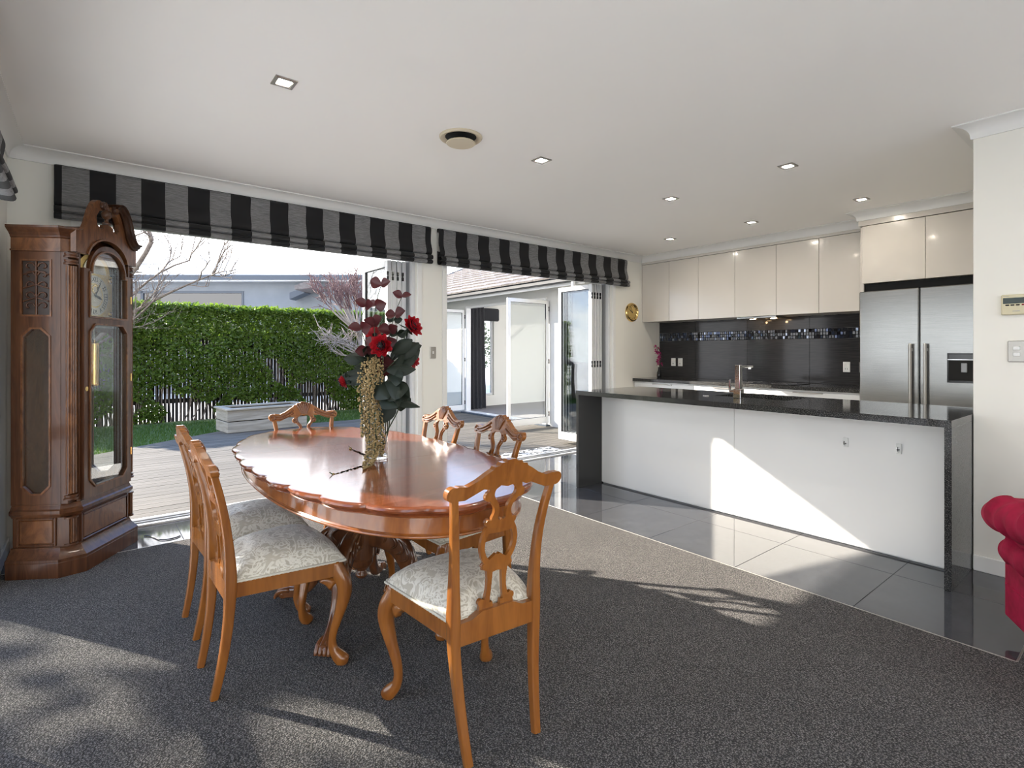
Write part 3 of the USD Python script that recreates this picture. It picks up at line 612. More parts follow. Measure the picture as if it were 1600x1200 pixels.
def orient(mesh, at_, d, roll=0, s=1.0):
    d = np.array(d, float); d /= np.linalg.norm(d); up = np.array([0, 0, 1.0]) if abs(d[2]) < .95 else np.array([1.0, 0, 0])
    y = np.cross(up, d); y /= np.linalg.norm(y); z = np.cross(d, y)
    y, z = y * math.cos(roll) + z * math.sin(roll), z * math.cos(roll) - y * math.sin(roll)
    Rm = np.stack([d, y, z], 1); return trimesh.Trimesh((mesh.vertices * s) @ Rm.T + np.array(at_), mesh.faces, process=False)
ro = random.Random(11)
oc = thing('orchid_spray', 'spray of pink orchid blooms standing in the corner of the counter', 'flower', (6.40, 4.60, .9225))
stem = smoothc([(0, 0, .03), (.005, -.002, .2), (-.01, .01, .36), (-.035, .02, .46)], 20)
obj('stem', tube(stem, .003, 6), 'stem_green', oc)
for k in range(15):
    p = stem[7 + k * 12 // 15]; a = ro.random() * 2 * PI; d = np.array([math.cos(a) - .4, math.sin(a) - .2, ro.uniform(-.3, .4)]); d /= np.linalg.norm(d)
    c = p + d * .03; ps = []
    for q in range(5):
        b = 2 * PI * q / 5; y = np.cross(d, [0, 0, 1]); y /= np.linalg.norm(y); z = np.cross(d, y)
        ps.append(orient(petal(.032, .026, .1), c, math.cos(b) * y + math.sin(b) * z + .25 * d))
    obj('bloom', ps, 'pink_petal', oc, smooth=True)
# ------------------------------------------------------------------ mat and cable on the floor
# ================================================================== dining table
TCX, TCY, TZ = 1.065, 2.535, .790
def table_outline(off=0.0, wavy=True, a=.515, b=1.085, n=420, ne=2.35):
    t = np.linspace(0, 2 * PI, n, endpoint=False)
    x = a * np.sign(np.cos(t)) * np.abs(np.cos(t)) ** (2 / ne); y = b * np.sign(np.sin(t)) * np.abs(np.sin(t)) ** (2 / ne)
    p = np.stack([x, y], 1); d = np.linalg.norm(np.roll(p, -1, 0) - p, axis=1); s = np.r_[0, np.cumsum(d)]; L = s[-1]
    u = np.linspace(0, L, n, endpoint=False); q = np.r_[p, p[:1]]
    x, y = np.interp(u, s, q[:, 0]), np.interp(u, s, q[:, 1]); p = np.stack([x, y], 1)
    tg = np.roll(p, -1, 0) - np.roll(p, 1, 0); tg /= np.linalg.norm(tg, axis=1, keepdims=True); nr = np.stack([tg[:, 1], -tg[:, 0]], 1)
    w = 0
    if wavy:
        ph = (u / L * 24) % 1.0                                     # serpentine lobes with a sharp nick between
        w = .017 * np.sin(PI * ph) ** .6 * (1 + .35 * ((u / L * 24 // 1) % 2)) - .014
    return p + nr * (off + w)[:, None] if wavy else p + nr * off
def stacked(layers, wavy, cap_top=True, cap_bot=True):
    rings = [np.c_[table_outline(o, wavy), np.full(420, z)] for o, z in layers]; n = 420; v = np.vstack(rings); f = []
    i = np.arange(n); j = (i + 1) % n
    for k in range(len(rings) - 1): f.append(np.stack([k * n + i, k * n + j, (k + 1) * n + j, (k + 1) * n + i], 1))
    m = tm((v, np.vstack(f))); extra = []; vv = [v]; c = len(v)
    if cap_bot: vv.append([[0, 0, layers[0][1]]]); extra.append(np.stack([np.full(n, c), j, i], 1)); c += 1
    if cap_top: vv.append([[0, 0, layers[-1][1]]]); b = (len(rings) - 1) * n; extra.append(np.stack([np.full(n, c), b + i, b + j], 1))
    return trimesh.Trimesh(np.vstack(vv), np.vstack([m.faces] + extra), process=False)
tb = thing('dining_table', 'glossy oval dining table with a scalloped edge on a carved claw-footed pedestal', 'table', (TCX, TCY, 0))
whole = stacked([(-.030, TZ - .034), (-.012, TZ - .034), (-.004, TZ - .028), (-.010, TZ - .022), (0, TZ - .018), (.004, TZ - .011), (.001, TZ - .004), (-.006, TZ), (-.02, TZ)], True)
man = m3.Manifold(m3.Mesh(np.asarray(whole.vertices, np.float32), np.asarray(whole.faces, np.uint32)))
def slab_cut(y0, y1):
    return tm(man ^ m3.Manifold.cube((4, y1 - y0, 1)).translate((-2, y0, .3)))
S1, S2 = -.255, .315
for a, b in ((-2, S1 - .0007), (S1 + .0007, S2 - .0007), (S2 + .0007, 2)): obj('table_leaf', slab_cut(a, b), 'table_top', tb, smooth=30)
ap = stacked([(-.055, TZ - .112), (-.040, TZ - .110), (-.036, TZ - .103), (-.042, TZ - .097), (-.042, TZ - .045), (-.034, TZ - .036)], False)
obj('apron', ap, 'table_wood', tb, smooth=30)
bead = [(np.append(q, TZ - .107)) for q in table_outline(-.037, False)[::3]]
obj('apron_bead', tube(bead + bead[:2], .006, 6), 'table_wood', tb, smooth=True)
# pedestal: turned urn with leaf carving
pr = [(0, .165), (.018, .168), (.030, .185), (.022, .205), (.040, .222), (.056, .245), (.056, .262), (.062, .272), (.060, .40), (.066, .408), (.088, .42), (.092, .432), (.084, .442), (.072, .45), (.078, .458), (.090, .475), (.112, .52), (.120, .570), (.108, .615), (.085, .640), (.10, .655), (.10, .695)]
prs = spline([(r, 0, z) for r, z in pr], 90)
ur = lathe([(p[0], p[2]) for p in prs], 72)
v = ur.vertices; ang = np.arctan2(v[:, 1], v[:, 0]); rr = np.hypot(v[:, 0], v[:, 1]) + 1e-9
gad = np.exp(-((v[:, 2] - .555) / .058) ** 2)
carv = .010 * (np.abs(np.sin(ang * 4 + 7 * (v[:, 2] - .545))) ** .5 + .35 * np.sin(ang * 12 + 40 * v[:, 2]) - .6) * gad
v[:, :2] *= (1 + carv / rr)[:, None]
obj('pedestal', ur, 'table_dark', tb, smooth=40)
for k in range(8):
    a = 2 * PI * k / 8; lf = []
    mid = smoothc([(.094, 0, .478), (.120, 0, .52), (.130, 0, .570), (.114, 0, .62)], 9)
    for s in (-1, 0, 1):
        pth = [(q[0], s * .020 * math.sin(PI * (i + .5) / 9.5), q[2]) for i, q in enumerate(mid)]
        lf.append(tube(pth, [.002 + .006 * math.sin(PI * (i + .6) / 9.6) for i in range(9)], 6))
    obj('carved_leaf', mv(cat_(lf), rz=a), 'table_dark', tb, smooth=True)
def table_leg(a, L):
    """carved scroll leg from the column out to a claw foot, in the plane at angle a"""
    pth = smoothc([(.045, 0, .375), (.12, 0, .375), (.20, 0, .325), (.245, 0, .235), (.285, 0, .13), (.345, 0, .062), (L - .03, 0, .040), (L + .012, 0, .032)], 40)
    ss = np.linspace(0, 1, 40)
    w = np.interp(ss, [0, .2, .4, .6, .8, .93, 1], [.034, .036, .033, .024, .020, .024, .018])
    h = np.interp(ss, [0, .2, .4, .6, .8, .93, 1], [.055, .060, .052, .036, .026, .030, .020])
    secs = []
    for i in range(40):
        c = circ(1, 16, 3); secs.append(c * [w[i], h[i]])
    body = sweep(pth, secs)
    l = obj('leg', mv(body, rz=a), 'table_dark', tb, smooth=50)
    orn = []
    for s in (-1, 1):
        for j in range(5):
            u0 = .10 + .085 * j; i0 = int(u0 * 39); p = pth[i0]; t = pth[i0 + 1] - pth[i0 - 1]; t /= np.linalg.norm(t); nz = np.array([-t[2], 0, t[0]])
            c0 = p + nz * .035 + [0, s * w[i0] * .96, 0]; c1 = p + t * .05 + [0, s * w[i0] * 1.05, 0]; c2 = p + t * .03 - nz * .03 + [0, s * w[i0] * .9, 0]
            orn.append(tube(smoothc([c0, c1, c2], 8), [.004, .007, .008, .008, .007, .006, .005, .003], 6))
    top = [pth[i] + np.array([0, 0, h[i] * .98]) for i in range(4, 26, 2)]
    for s in (-.5, 0, .5): orn.append(tube([p + [0, s * .03, 0] for p in top], np.interp(np.linspace(0, 1, len(top)), [0, .5, 1], [.004, .008, .003]), 6))
    obj('leg_carving', mv(cat_(orn), rz=a), 'table_dark', l, smooth=True)
    toes = [tube(smoothc([(L - .06, y * .5, .055), (L - .01, y, .048), (L + .02, y * 1.1, .012)], 9), np.interp(np.linspace(0, 1, 9), [0, .5, 1], [.013, .013, .008]), 8) for y in (-.026, -.009, .009, .026)]
    obj('claw_foot', mv(cat_(toes + [ball(.026, (L - .012, 0, .027), 2, (1, 1, 1))]), rz=a), 'oak_carved', l, smooth=True)
for dx, dy in ((-.285, -.28), (-.275, .39), (.285, -.28), (.275, .39)):
    table_leg(math.atan2(dy, dx), math.hypot(dx, dy))

# ================================================================== dining chairs
def lean(z): return np.interp(z, [.40, .50, .62, .75, .90, 1.0], [-.212, -.213, -.222, -.243, -.282, -.312])
def plane_back(mesh, y_off):
    """drawn in x-z with its thickness along -y: bent to the lean of the back"""
    v = mesh.vertices.copy(); v[:, 1] += lean(v[:, 2]) + y_off; return trimesh.Trimesh(v, mesh.faces, process=False)
def stroke(pts, w, n=26): return LineString(smoothc([(x, 0, z) for x, z in pts], n)[:, [0, 2]]).buffer(w / 2, quad_segs=4)
def stroke_t(pts, ws, n=22):
    q = smoothc([(x, 0, z) for x, z in pts], n)[:, [0, 2]]; w = np.interp(np.linspace(0, 1, n), np.linspace(0, 1, len(ws)), ws)
    return unary_union([Polygon(np.vstack([np.array(Point(*q[i]).buffer(w[i] / 2, quad_segs=4).exterior.coords), np.array(Point(*q[i + 1]).buffer(w[i + 1] / 2, quad_segs=4).exterior.coords)])).convex_hull if False else unary_union([Point(*q[i]).buffer(w[i] / 2, quad_segs=4), Point(*q[i + 1]).buffer(w[i + 1] / 2, quad_segs=4)]).convex_hull for i in range(n - 1)])
def mirror(p): return unary_union([p, affinity.scale(p, -1, 1, origin=(0, 0))])
def chair(label, loc, rz):
    t = thing('dining_chair', label, 'chair', loc, rz, 'carved dining chairs around the table')
    def obj(name, mesh, *a, **k):                                   # the back above the seat a little lower than drawn
        m = tm(mesh).copy(); v = m.vertices; hi_ = v[:, 2] > .45; v[hi_, 2] = .45 + (v[hi_, 2] - .45) * .965; q_ = np.clip((v[:, 2] - .52) / .30, 0, 1); v[:, 0] *= 1 - .085 * q_ * q_ * (3 - 2 * q_); return globals()['obj'](name, m, *a, **k)
    # rear legs run on into the back stiles
    for s in (-1, 1):
        z = np.array([0, .12, .26, .38, .46, .55, .66, .78, .88])
        x = np.interp(z, [0, .20, .40, .50, .62, .75, .88], [.132, .148, .160, .158, .163, .186, .208])
        y = np.interp(z, [0, .12, .26, .40, .50, .62, .75, .90], [-.262, -.238, -.220, -.212, -.213, -.222, -.243, -.282])
        pth = smoothc(np.stack([s * x, y, z], 1), 30); zz = pth[:, 2]
        w = np.interp(zz, [0, .3, .45, .6, .88], [.026, .032, .036, .028, .024]); d = np.interp(zz, [0, .3, .45, .6, .88], [.026, .034, .042, .030, .022])
        secs = [circ(1, 16, 5) * [a / 2, b / 2] * 1.06 for a, b in zip(w, d)]
        obj('rear_leg', sweep(pth, secs, up=(0, 1, 0)), 'oak_honey', t, smooth=45)
    # cabriole front legs with pad feet
    for s in (-1, 1):
        dg = np.array([s * .62, .78, 0]); base = np.array([s * .197, .174, 0])
        pro = [(.000, .43), (.006, .40), (.030, .355), (.040, .315), (.030, .25), (.004, .17), (-.012, .10), (-.004, .055), (.018, .028), (.032, .012), (.034, .0)]
        pth = smoothc([base + dg * o + [0, 0, z] for o, z in pro], 34); zz = pth[:, 2]
        r = np.interp(zz, [0, .012, .03, .06, .10, .2, .30, .36, .43], [.020, .028, .026, .018, .0155, .020, .029, .031, .027])
        pth[-1, 2] = 0.0
        ca, sa = math.cos(math.atan2(dg[1], dg[0]) - PI / 4), 0
        l = obj('front_leg', sweep(pth, [circ(q, 14, 2.6) for q in r], up=dg), 'oak_honey', t, smooth=True)
        ears = []
        for e in (np.array([-s * 1.0, 0, 0]), np.array([0, -1.0, 0])):
            ears.append(sweep(smoothc([base + e * .012 + [0, 0, .335], base + e * .035 + [0, 0, .352], base + e * .062 + [0, 0, .362]], 7), [circ(1, 8, 3) * [a, b] for a, b in zip(np.linspace(.020, .010, 7), np.linspace(.026, .008, 7))], up=(0, 0, 1)))
        obj('knee_block', cat_(ears), 'oak_honey', l, smooth=True)
    # seat rails
    fw, rw, yf, yr, z0, z1 = .222, .166, .199, -.208, .372, .428
    out = Polygon([(-rw, yr), (rw, yr), (fw, yf - .03), (fw - .03, yf), (.10, yf + .012), (-.10, yf + .012), (-fw + .03, yf), (-fw, yf - .03)])
    obj('seat_rail', mv(ext(out.difference(out.buffer(-.024)), z1 - z0), (0, 0, z0)), 'oak_honey', t, smooth=30)
    # upholstered seat: domed
    n = 26; V = []; A = np.linspace(0, 1, n)
    for j in range(n):
        for i in range(n):
            u, w_ = A[i] * 2 - 1, A[j]
            hw = (rw - .004) + (fw - rw + .004) * w_; yy = yr + .01 + (yf + .006 - yr - .01) * w_ + (.012 * (1 - u * u) if w_ > .9 else 0) * (w_ - .9) * 10
            e = (1 - abs(u) ** 3.2) * (1 - abs(2 * w_ - 1) ** 3.2); V.append((u * hw, yy, z1 + .014 + .090 * e ** .58))
    V = np.array(V); F = [(j * n + i, j * n + i + 1, (j + 1) * n + i + 1, (j + 1) * n + i) for j in range(n - 1) for i in range(n - 1)]
    rim = [i for i in range(n)] + [j * n + n - 1 for j in range(1, n)] + [(n - 1) * n + i for i in range(n - 2, -1, -1)] + [j * n for j in range(n - 2, 0, -1)]
    V2 = V[rim].copy(); V2[:, 2] = z1 - .004; b = len(V); m_ = len(rim); V = np.vstack([V, V2])
    F += [(rim[(k + 1) % m_], rim[k], b + k, b + (k + 1) % m_) for k in range(m_)]
    st_ = obj('seat', (V, np.array(F)), 'damask', t, smooth=50)
    br = np.array(V2); br[:, 2] = z1 + .003; cen = br.mean(0); br[:, :2] = cen[:2] + (br[:, :2] - cen[:2]) * 1.012
    dense = []
    for k in range(m_):
        p, q = br[k], br[(k + 1) % m_]
        for w_ in (0, .5): dense.append(p * (1 - w_) + q * w_)
    dense = np.array(dense); rad = .0048 + .0014 * (np.arange(len(dense)) % 2)
    obj('braid', tube(np.vstack([dense, dense[:1]]), np.r_[rad, rad[0]], 6), 'gimp', st_, smooth=True)
    obj('back_rail', mv(xz(ext(Polygon([(-.15, .36), (.15, .36), (.152, .432), (.10, .434), (.06, .452), (-.06, .452), (-.10, .434), (-.152, .432)]), .026)), (0, -.202, 0)), 'oak_honey', t, smooth=30)
    # crest rail (yoke with rolled ears)
    up_ = [(.2, .903), (.165, .898), (.125, .914), (.092, .934), (.072, .944), (.066, .953), (.048, .955), (.042, .965), (.022, .966), (.016, .973), (0, .974)]
    lo_ = [(.205, .858), (.17, .856), (.13, .872), (.10, .884), (.08, .880), (.055, .892), (.03, .888), (0, .882)]
    half = Polygon([(0, .974)] + up_[::-1] + lo_ + [(0, .882)]).buffer(0)
    ear = unary_union([Point(.218, .880).buffer(.024, quad_segs=6), Polygon([(.2, .903), (.22, .903), (.22, .858), (.2, .857)])])
    cr = mirror(unary_union([half.buffer(.0015), ear])).buffer(.002).buffer(-.002)
    c = obj('crest_rail', plane_back(xz(ext(cr, .026)), .013), 'oak_honey', t, smooth=30)
    sh = []
    for k in range(-3, 4):                                          # carved shell, ribs fanning up, on the front and rolled over the top
        a = k * .21; p0 = np.array([k * .006, 0, .895]); p1 = np.array([.062 * math.sin(a) * 1.15, 0, .895 + .076 * math.cos(a)])
        q = np.array([p0 * (1 - w) + p1 * w for w in np.linspace(0, 1, 7)]); q[:, 1] += .014 + lean(q[:, 2]) - .0 ; q[-1, 1] -= .004
        sh.append(tube(q, np.interp(np.linspace(0, 1, 7), [0, .8, 1], [.003, .0095, .008]), 8))
    for s in (-1, 1):
        for off in (-.010, .010):
            q = smoothc([(s * .075, 0, .915 + off), (s * .12, 0, .893 + off * .9), (s * .17, 0, .878 + off * .8), (s * .205, 0, .880 + off * .5)], 10); q[:, 1] += .013 + lean(q[:, 2])
            sh.append(tube(q, .007, 6))
        q = np.array([(s * (.217 + .013 * math.cos(b_)), 0, .880 + .013 * math.sin(b_)) for b_ in np.linspace(0, 5.2, 12)]); q[:, 1] += .013 + lean(q[:, 2]); sh.append(tube(q, .006, 6))
    obj('shell_carving', cat_(sh), 'oak_carved', c, smooth=True)
    # pierced splat
    hp = [stroke_t([(.038, .892), (.058, .868), (.055, .845), (.032, .815), (.025, .79), (.030, .765)], [.030, .026, .022, .020, .020, .026]),
          Point(.066, .850).buffer(.018, quad_segs=5), Point(.052, .752).buffer(.012, quad_segs=5), Polygon([(0, .712), (.05, .715), (.054, .745), (.035, .768), (.016, .764), (.008, .756), (0, .764)]),
          stroke_t([(.040, .745), (.064, .70), (.066, .665), (.052, .625), (.028, .60)], [.022, .019, .018, .019, .024]),
          Point(.048, .596).buffer(.011, quad_segs=5), Polygon([(0, .632), (.008, .636), (.016, .630), (.044, .612), (.048, .585), (.03, .572), (0, .576)]),
          stroke_t([(.030, .585), (.028, .55), (.030, .515), (.036, .480), (.046, .452)], [.024, .018, .017, .020, .030]), Point(.058, .474).buffer(.013, quad_segs=5),
          Polygon([(.016, .47), (.066, .462), (.068, .444), (.012, .444)])]
    pol = mirror(unary_union(hp)).buffer(.0015).buffer(-.0015).simplify(.0006)
    pol = unary_union([g for g in getattr(pol, 'geoms', [pol])])
    obj('splat', plane_back(xz(ext(pol, .014, 1)), .009), 'oak_honey', t, smooth=30)
    hi = []
    for s in (-1, 1):
        for pts in ([(.050, .872), (.050, .845), (.031, .815), (.025, .79), (.030, .765)], [(.056, .72), (.066, .69), (.062, .645), (.044, .615)], [(.029, .57), (.028, .535), (.032, .49)]):
            q = smoothc([(s * x, 0, z) for x, z in pts], 12); q[:, 1] += lean(q[:, 2]) + .009; hi.append(tube(q, .006, 6))
        for (x, z) in ((.066, .850), (.052, .752), (.048, .596)):
            q = np.array([(s * (x + .010 * math.cos(b_)), 0, z + .010 * math.sin(b_)) for b_ in np.linspace(0, 5.5, 10)]); q[:, 1] += lean(q[:, 2]) + .009; hi.append(tube(q, .0055, 6))
    for x in (-.022, 0, .022):
        hi.append(ball(.012, (x, lean(.74) + .009, .738 + .01 * (x == 0)), 1, (1, .6, 1.3)))
    obj('splat_carving', cat_(hi), 'oak_carved', t, smooth=True)
    return t
ch = chair('carved dining chair at the near end of the table, pierced back turned to the viewer', (1.078, 1.626, 0), -.075)
dup(ch, (.622, 2.370, 0), -PI / 2 + .02, 'carved dining chair seen in profile on the clock side, nearer the viewer')
dup(ch, (.632, 2.895, 0), -PI / 2 + .04, 'carved dining chair on the clock side, half hidden behind the first profile chair')
dup(ch, (1.125, 3.392, 0), PI - .03, 'carved dining chair at the far table end, crest before the planter box')
dup(ch, (1.445, 2.840, 0), PI / 2 + .02, 'carved dining chair on the kitchen side, next to the pier between the openings')
dup(ch, (1.445, 2.270, 0), PI / 2 - .03, 'carved dining chair on the kitchen side, nearer the island')
# ================================================================== grandfather clock
gc = thing('grandfather_clock', 'tall dark carved wooden grandfather clock with swan neck pediment standing across the corner', 'clock', (-.38, 4.13, 0), math.radians(57.3))
BX0, BX1, BD, BC = .050, .645, .330, .065            # body left, right, depth, corner cut
def foot(off, back=.004):
    p = Polygon([(BX0, -back), (BX0, -(BD - BC)), (BX0 + BC, -BD), (BX1 - BC, -BD), (BX1, -(BD - BC)), (BX1, -back)]).buffer(off, join_style=2)
    return p.intersection(sbox(-1, -1, 2, -back))
def stack(levels):
    """moulding: footprints offset by o between heights; levels [(z, o)]"""
    n = None; V = []; F = []
    for z, o in levels:
        c = np.array(foot(o).exterior.coords)[:-1]
        k = np.argmin(c[:, 0] * .01 - c[:, 1] * 1.0 * (c[:, 0] < .3) * 10 + (c[:, 0] > .3) * 1); c = np.roll(c, -k, 0); V.append(np.c_[c, np.full(len(c), z)])
    n = len(V[0]); v = np.vstack(V); m = []
    for k in range(len(V) - 1):
        for i in range(n): j = (i + 1) % n; F.append((k * n + i, k * n + j, (k + 1) * n + j, (k + 1) * n + i))
    t = tm((v, np.array(F))); cap = []
    for i in range(1, n - 1): cap.append((0, i + 1, i)); b = (len(V) - 1) * n; cap.append((b, b + i, b + i + 1))
    q = trimesh.Trimesh(v, np.vstack([t.faces, np.array(cap)]), process=False)
    if q.volume < 0: q.invert()
    return q
pl = obj('plinth', stack([(0, .045), (.085, .045), (.092, .041)]), 'clock_wood', gc, smooth=False)
obj('plinth_moulding', stack([(.092, .047), (.105, .047), (.118, .034), (.135, .020), (.150, .010), (.158, .006), (.165, .006)]), 'clock_wood', gc, smooth=25)
obj('base_box', stack([(.165, -.004), (.340, -.004)]), 'clock_wood', gc, smooth=False)
obj('waist_moulding', stack([(.336, 0), (.345, .004), (.358, .018), (.368, .020), (.378, .020), (.386, .010), (.396, .006), (.404, .002), (.412, .002)]), 'clock_wood', gc, smooth=25)
# base panels
def raised(x0, x1, z0, z1, y):
    return cat_([rbox(x0, x1, y - .006, y + .01, z0, z1, .005)])
b1 = obj('front_panel', raised(.135, .545, .185, .322, -BD + .002), 'clock_burl', gc)
obj('panel_frame', ring(.115, .565, .170, .336, .016, -BD - .006, -BD + .010, .012, .004), 'clock_wood', b1)
Lw = lambda m: trimesh.Trimesh(np.stack([BX0 + (m.vertices[:, 1] + 0), -m.vertices[:, 0], m.vertices[:, 2]], 1), m.faces, process=False)   # x along depth, y outwards(-)
b2 = obj('side_panel', Lw(raised(.045, .225, .185, .322, .004)), 'clock_burl', gc)
obj('panel_frame', Lw(ring(.028, .242, .170, .336, .014, -.004, .010, .012, .004)), 'clock_wood', b2)
# trunk sides with octagonal windows, fret grilles above
def octa(x0, x1, z0, z1, c): return Polygon([(x0 + c, z0), (x1 - c, z0), (x1, z0 + c), (x1, z1 - c), (x1 - c, z1), (x0 + c, z1), (x0, z1 - c), (x0, z0 + c)])
side = sbox(.0, .412, BD - BC, 1.884).difference(octa(.062, .205, .475, 1.43, .045)).difference(sbox(.058, 1.51, .210, 1.825))
for s, nm in ((0, 'left'), (1, 'right')):
    m = ext(side, .018); v = m.vertices
    x = (BX0 + .018 - v[:, 2]) if s == 0 else (BX1 - .018 + v[:, 2])
    q = trimesh.Trimesh(np.stack([x, -v[:, 0], v[:, 1]], 1), m.faces, process=False)
    if q.volume < 0: q.invert()
    o = obj('trunk_side', q, 'clock_wood', gc, smooth=False)
    fr_ = []
    for pol in (octa(.054, .213, .467, 1.438, .048).difference(octa(.064, .203, .477, 1.428, .045)), sbox(.050, 1.502, .218, 1.833).difference(sbox(.060, 1.512, .208, 1.823))):
        m = ext(pol, .008); v = m.vertices; x = (BX0 + .004 - v[:, 2]) if s == 0 else (BX1 - .004 + v[:, 2])
        q = trimesh.Trimesh(np.stack([x, -v[:, 0], v[:, 1]], 1), m.faces, process=False)
        if q.volume < 0: q.invert()
        fr_.append(q)
    obj('window_bead', fr_, 'clock_burl', o, smooth=False)
    m = ext(octa(.060, .207, .473, 1.432, .045), .004); v = m.vertices; x = (BX0 + .013 - v[:, 2]) if s == 0 else (BX1 - .013 + v[:, 2])
    q = trimesh.Trimesh(np.stack([x, -v[:, 0], v[:, 1]], 1), m.faces, process=False)
    if q.volume < 0: q.invert()
    obj('pane', q, 'clock_pane', o, smooth=False)
    xx = BX0 + .006 if s == 0 else BX1 - .006
    g = [rbox(xx - .003 if s else xx, xx if s else xx + .012, -.209, -.059, 1.511, 1.824, .001)]
    obj('grille_cloth', g, 'clock_dark', o)
    sc = []
    for cx_, sg in ((.096, 1), (.172, -1)):
        for zc in (1.56, 1.62, 1.68, 1.74, 1.79):
            th_ = np.linspace(0, 4.6, 14); r_ = np.linspace(.030, .006, 14)
            sc.append(tube([(xx - (.004 if s == 0 else -.004), -(cx_ + sg * r_[i] * math.cos(th_[i])), zc + r_[i] * math.sin(th_[i])) for i in range(14)], .0045, 5))
    for zc in (1.59, 1.665, 1.745): sc.append(tube([(xx - (.004 if s == 0 else -.004), -.065, zc), (xx - (.005 if s == 0 else -.005), -.135, zc + .022), (xx - (.004 if s == 0 else -.004), -.203, zc)], .0045, 5))
    sc.append(tube([(xx - (.004 if s == 0 else -.004), -.134, 1.513), (xx - (.004 if s == 0 else -.004), -.134, 1.822)], .006, 5))
    obj('grille_scroll', sc, 'clock_wood', o, smooth=True)
obj('back_board', rbox(BX0 + .0182, BX1 - .0182, -.014, -.004, .412, 1.884, .001), 'clock_burl', gc)
obj('trunk_floor', rbox(BX0 + .02, BX1 - .02, -BD + .05, -.015, .412, .420, .001), 'clock_wood', gc)
# corner columns, fluted
def fluted(r, z0, z1, n=14):
    a = np.linspace(0, 2 * PI, n * 6, endpoint=False); rr = r - .0042 * np.clip(np.cos(a * n), 0, 1) ** .7
    return ext(Polygon(np.stack([rr * np.cos(a), rr * np.sin(a)], 1)), z1 - z0)
for s in (0, 1):
    cxx, cyy = (BX0 + BC * .46, -(BD - BC * .46)) if s == 0 else (BX1 - BC * .46, -(BD - BC * .46))
    q = obj('corner_post', [rbox(cxx - .030, cxx + .030, cyy - .012, cyy + .05, .165, .336, .002), rbox(cxx - .028, cxx + .028, cyy - .004, cyy + .05, .412, 1.884, .002)], 'clock_wood', gc)
    obj('fluted_column', mv(fluted(.030, 0, 1), (cxx, cyy, .470)) if False else mv(fluted(.030, .470, 1.800), (cxx, cyy, .470)), 'clock_burl', q, smooth=25)
    obj('fluted_block', mv(fluted(.030, .185, .322), (cxx, cyy, .185)), 'clock_burl', q, smooth=25)
    rgs = [mv(lathe([(.026, z), (.036, z + .003), (.036, z + .012), (.031, z + .016), (.034, z + .022), (.034, z + .03), (.026, z + .034)], 24), (cxx, cyy, 0)) for z in (.430, 1.805, 1.845)] + [mv(lathe([(.026, z), (.035, z + .002), (.035, z + .012), (.026, z + .014)], 24), (cxx, cyy, 0)) for z in (.168, .322)]
    for rg in rgs: obj('column_collar', rg, 'clock_wood', q, smooth=30)
for x0, x1 in ((BX0 + BC * .46 + .024, BX0 + BC + .005), (BX1 - BC - .005, BX1 - BC * .46 - .024)):
    obj('front_stile', rbox(x0, x1, -BD + .002, -BD + .05, .412, 1.884, .002), 'clock_wood', gc)
# door: arched glass above, octagonal glass below
DX0, DX1, DZ0 = BX0 + BC + .006, BX1 - BC - .006, .418; DC = (DX0 + DX1) / 2
def arch(hw, z0, zs, rise):
    t = np.linspace(PI, 0, 40); return Polygon([(DC - hw, z0), (DC - hw, zs)] + [(DC + hw * math.cos(a), zs + rise * math.sin(a)) for a in t] + [(DC + hw, z0)])
dhw = (DX1 - DX0) / 2
outer = unary_union([sbox(DX0, DZ0, DX1, 1.80), arch(dhw - .05, 1.7, 1.80, .165)])
up_open = unary_union([arch(.155, 1.515, 1.79, .135), sbox(DC - .175, 1.515, DC + .175, 1.775)])
lo_open = octa(DC - .175, DC + .175, .480, 1.462, .045)
dr = obj('door', mv(xz(ext(outer.difference(up_open).difference(lo_open), .022)), (0, -BD + .006, 0)), 'clock_wood', gc, smooth=False)
bead = unary_union([up_open.buffer(.010, join_style=2).difference(up_open), lo_open.buffer(.010, join_style=2).difference(lo_open)])
obj('glass_bead', mv(xz(ext(bead, .010)), (0, -BD - .013, 0)), 'clock_burl', dr, smooth=False)
obj('dial_glass', mv(xz(ext(up_open.buffer(.003), .004)), (0, -BD - .002, 0)), 'clock_pane', dr, smooth=False)
obj('trunk_glass', mv(xz(ext(lo_open.buffer(.003), .004)), (0, -BD - .002, 0)), 'clock_pane', dr, smooth=False)
obj('glass_bevel', mv(xz(ext(lo_open.difference(lo_open.buffer(-.016)), .0015)), (0, -BD - .0062, 0)), 'clock_pane', dr, smooth=False)
obj('lock_plate', mv(lathe([(0, -.003), (.012, -.003), (.014, 0), (0, 0)], 20), (DX0 + .022, -BD - .017, 1.075), rx=PI / 2, s=1), 'brass', dr)
for z in (.60, 1.10, 1.62): obj('hinge', mv(lathe([(0, 0), (.006, 0), (.006, .05), (0, .05)], 10), (DX1 - .002, -BD - .016, z)), 'brass', dr)
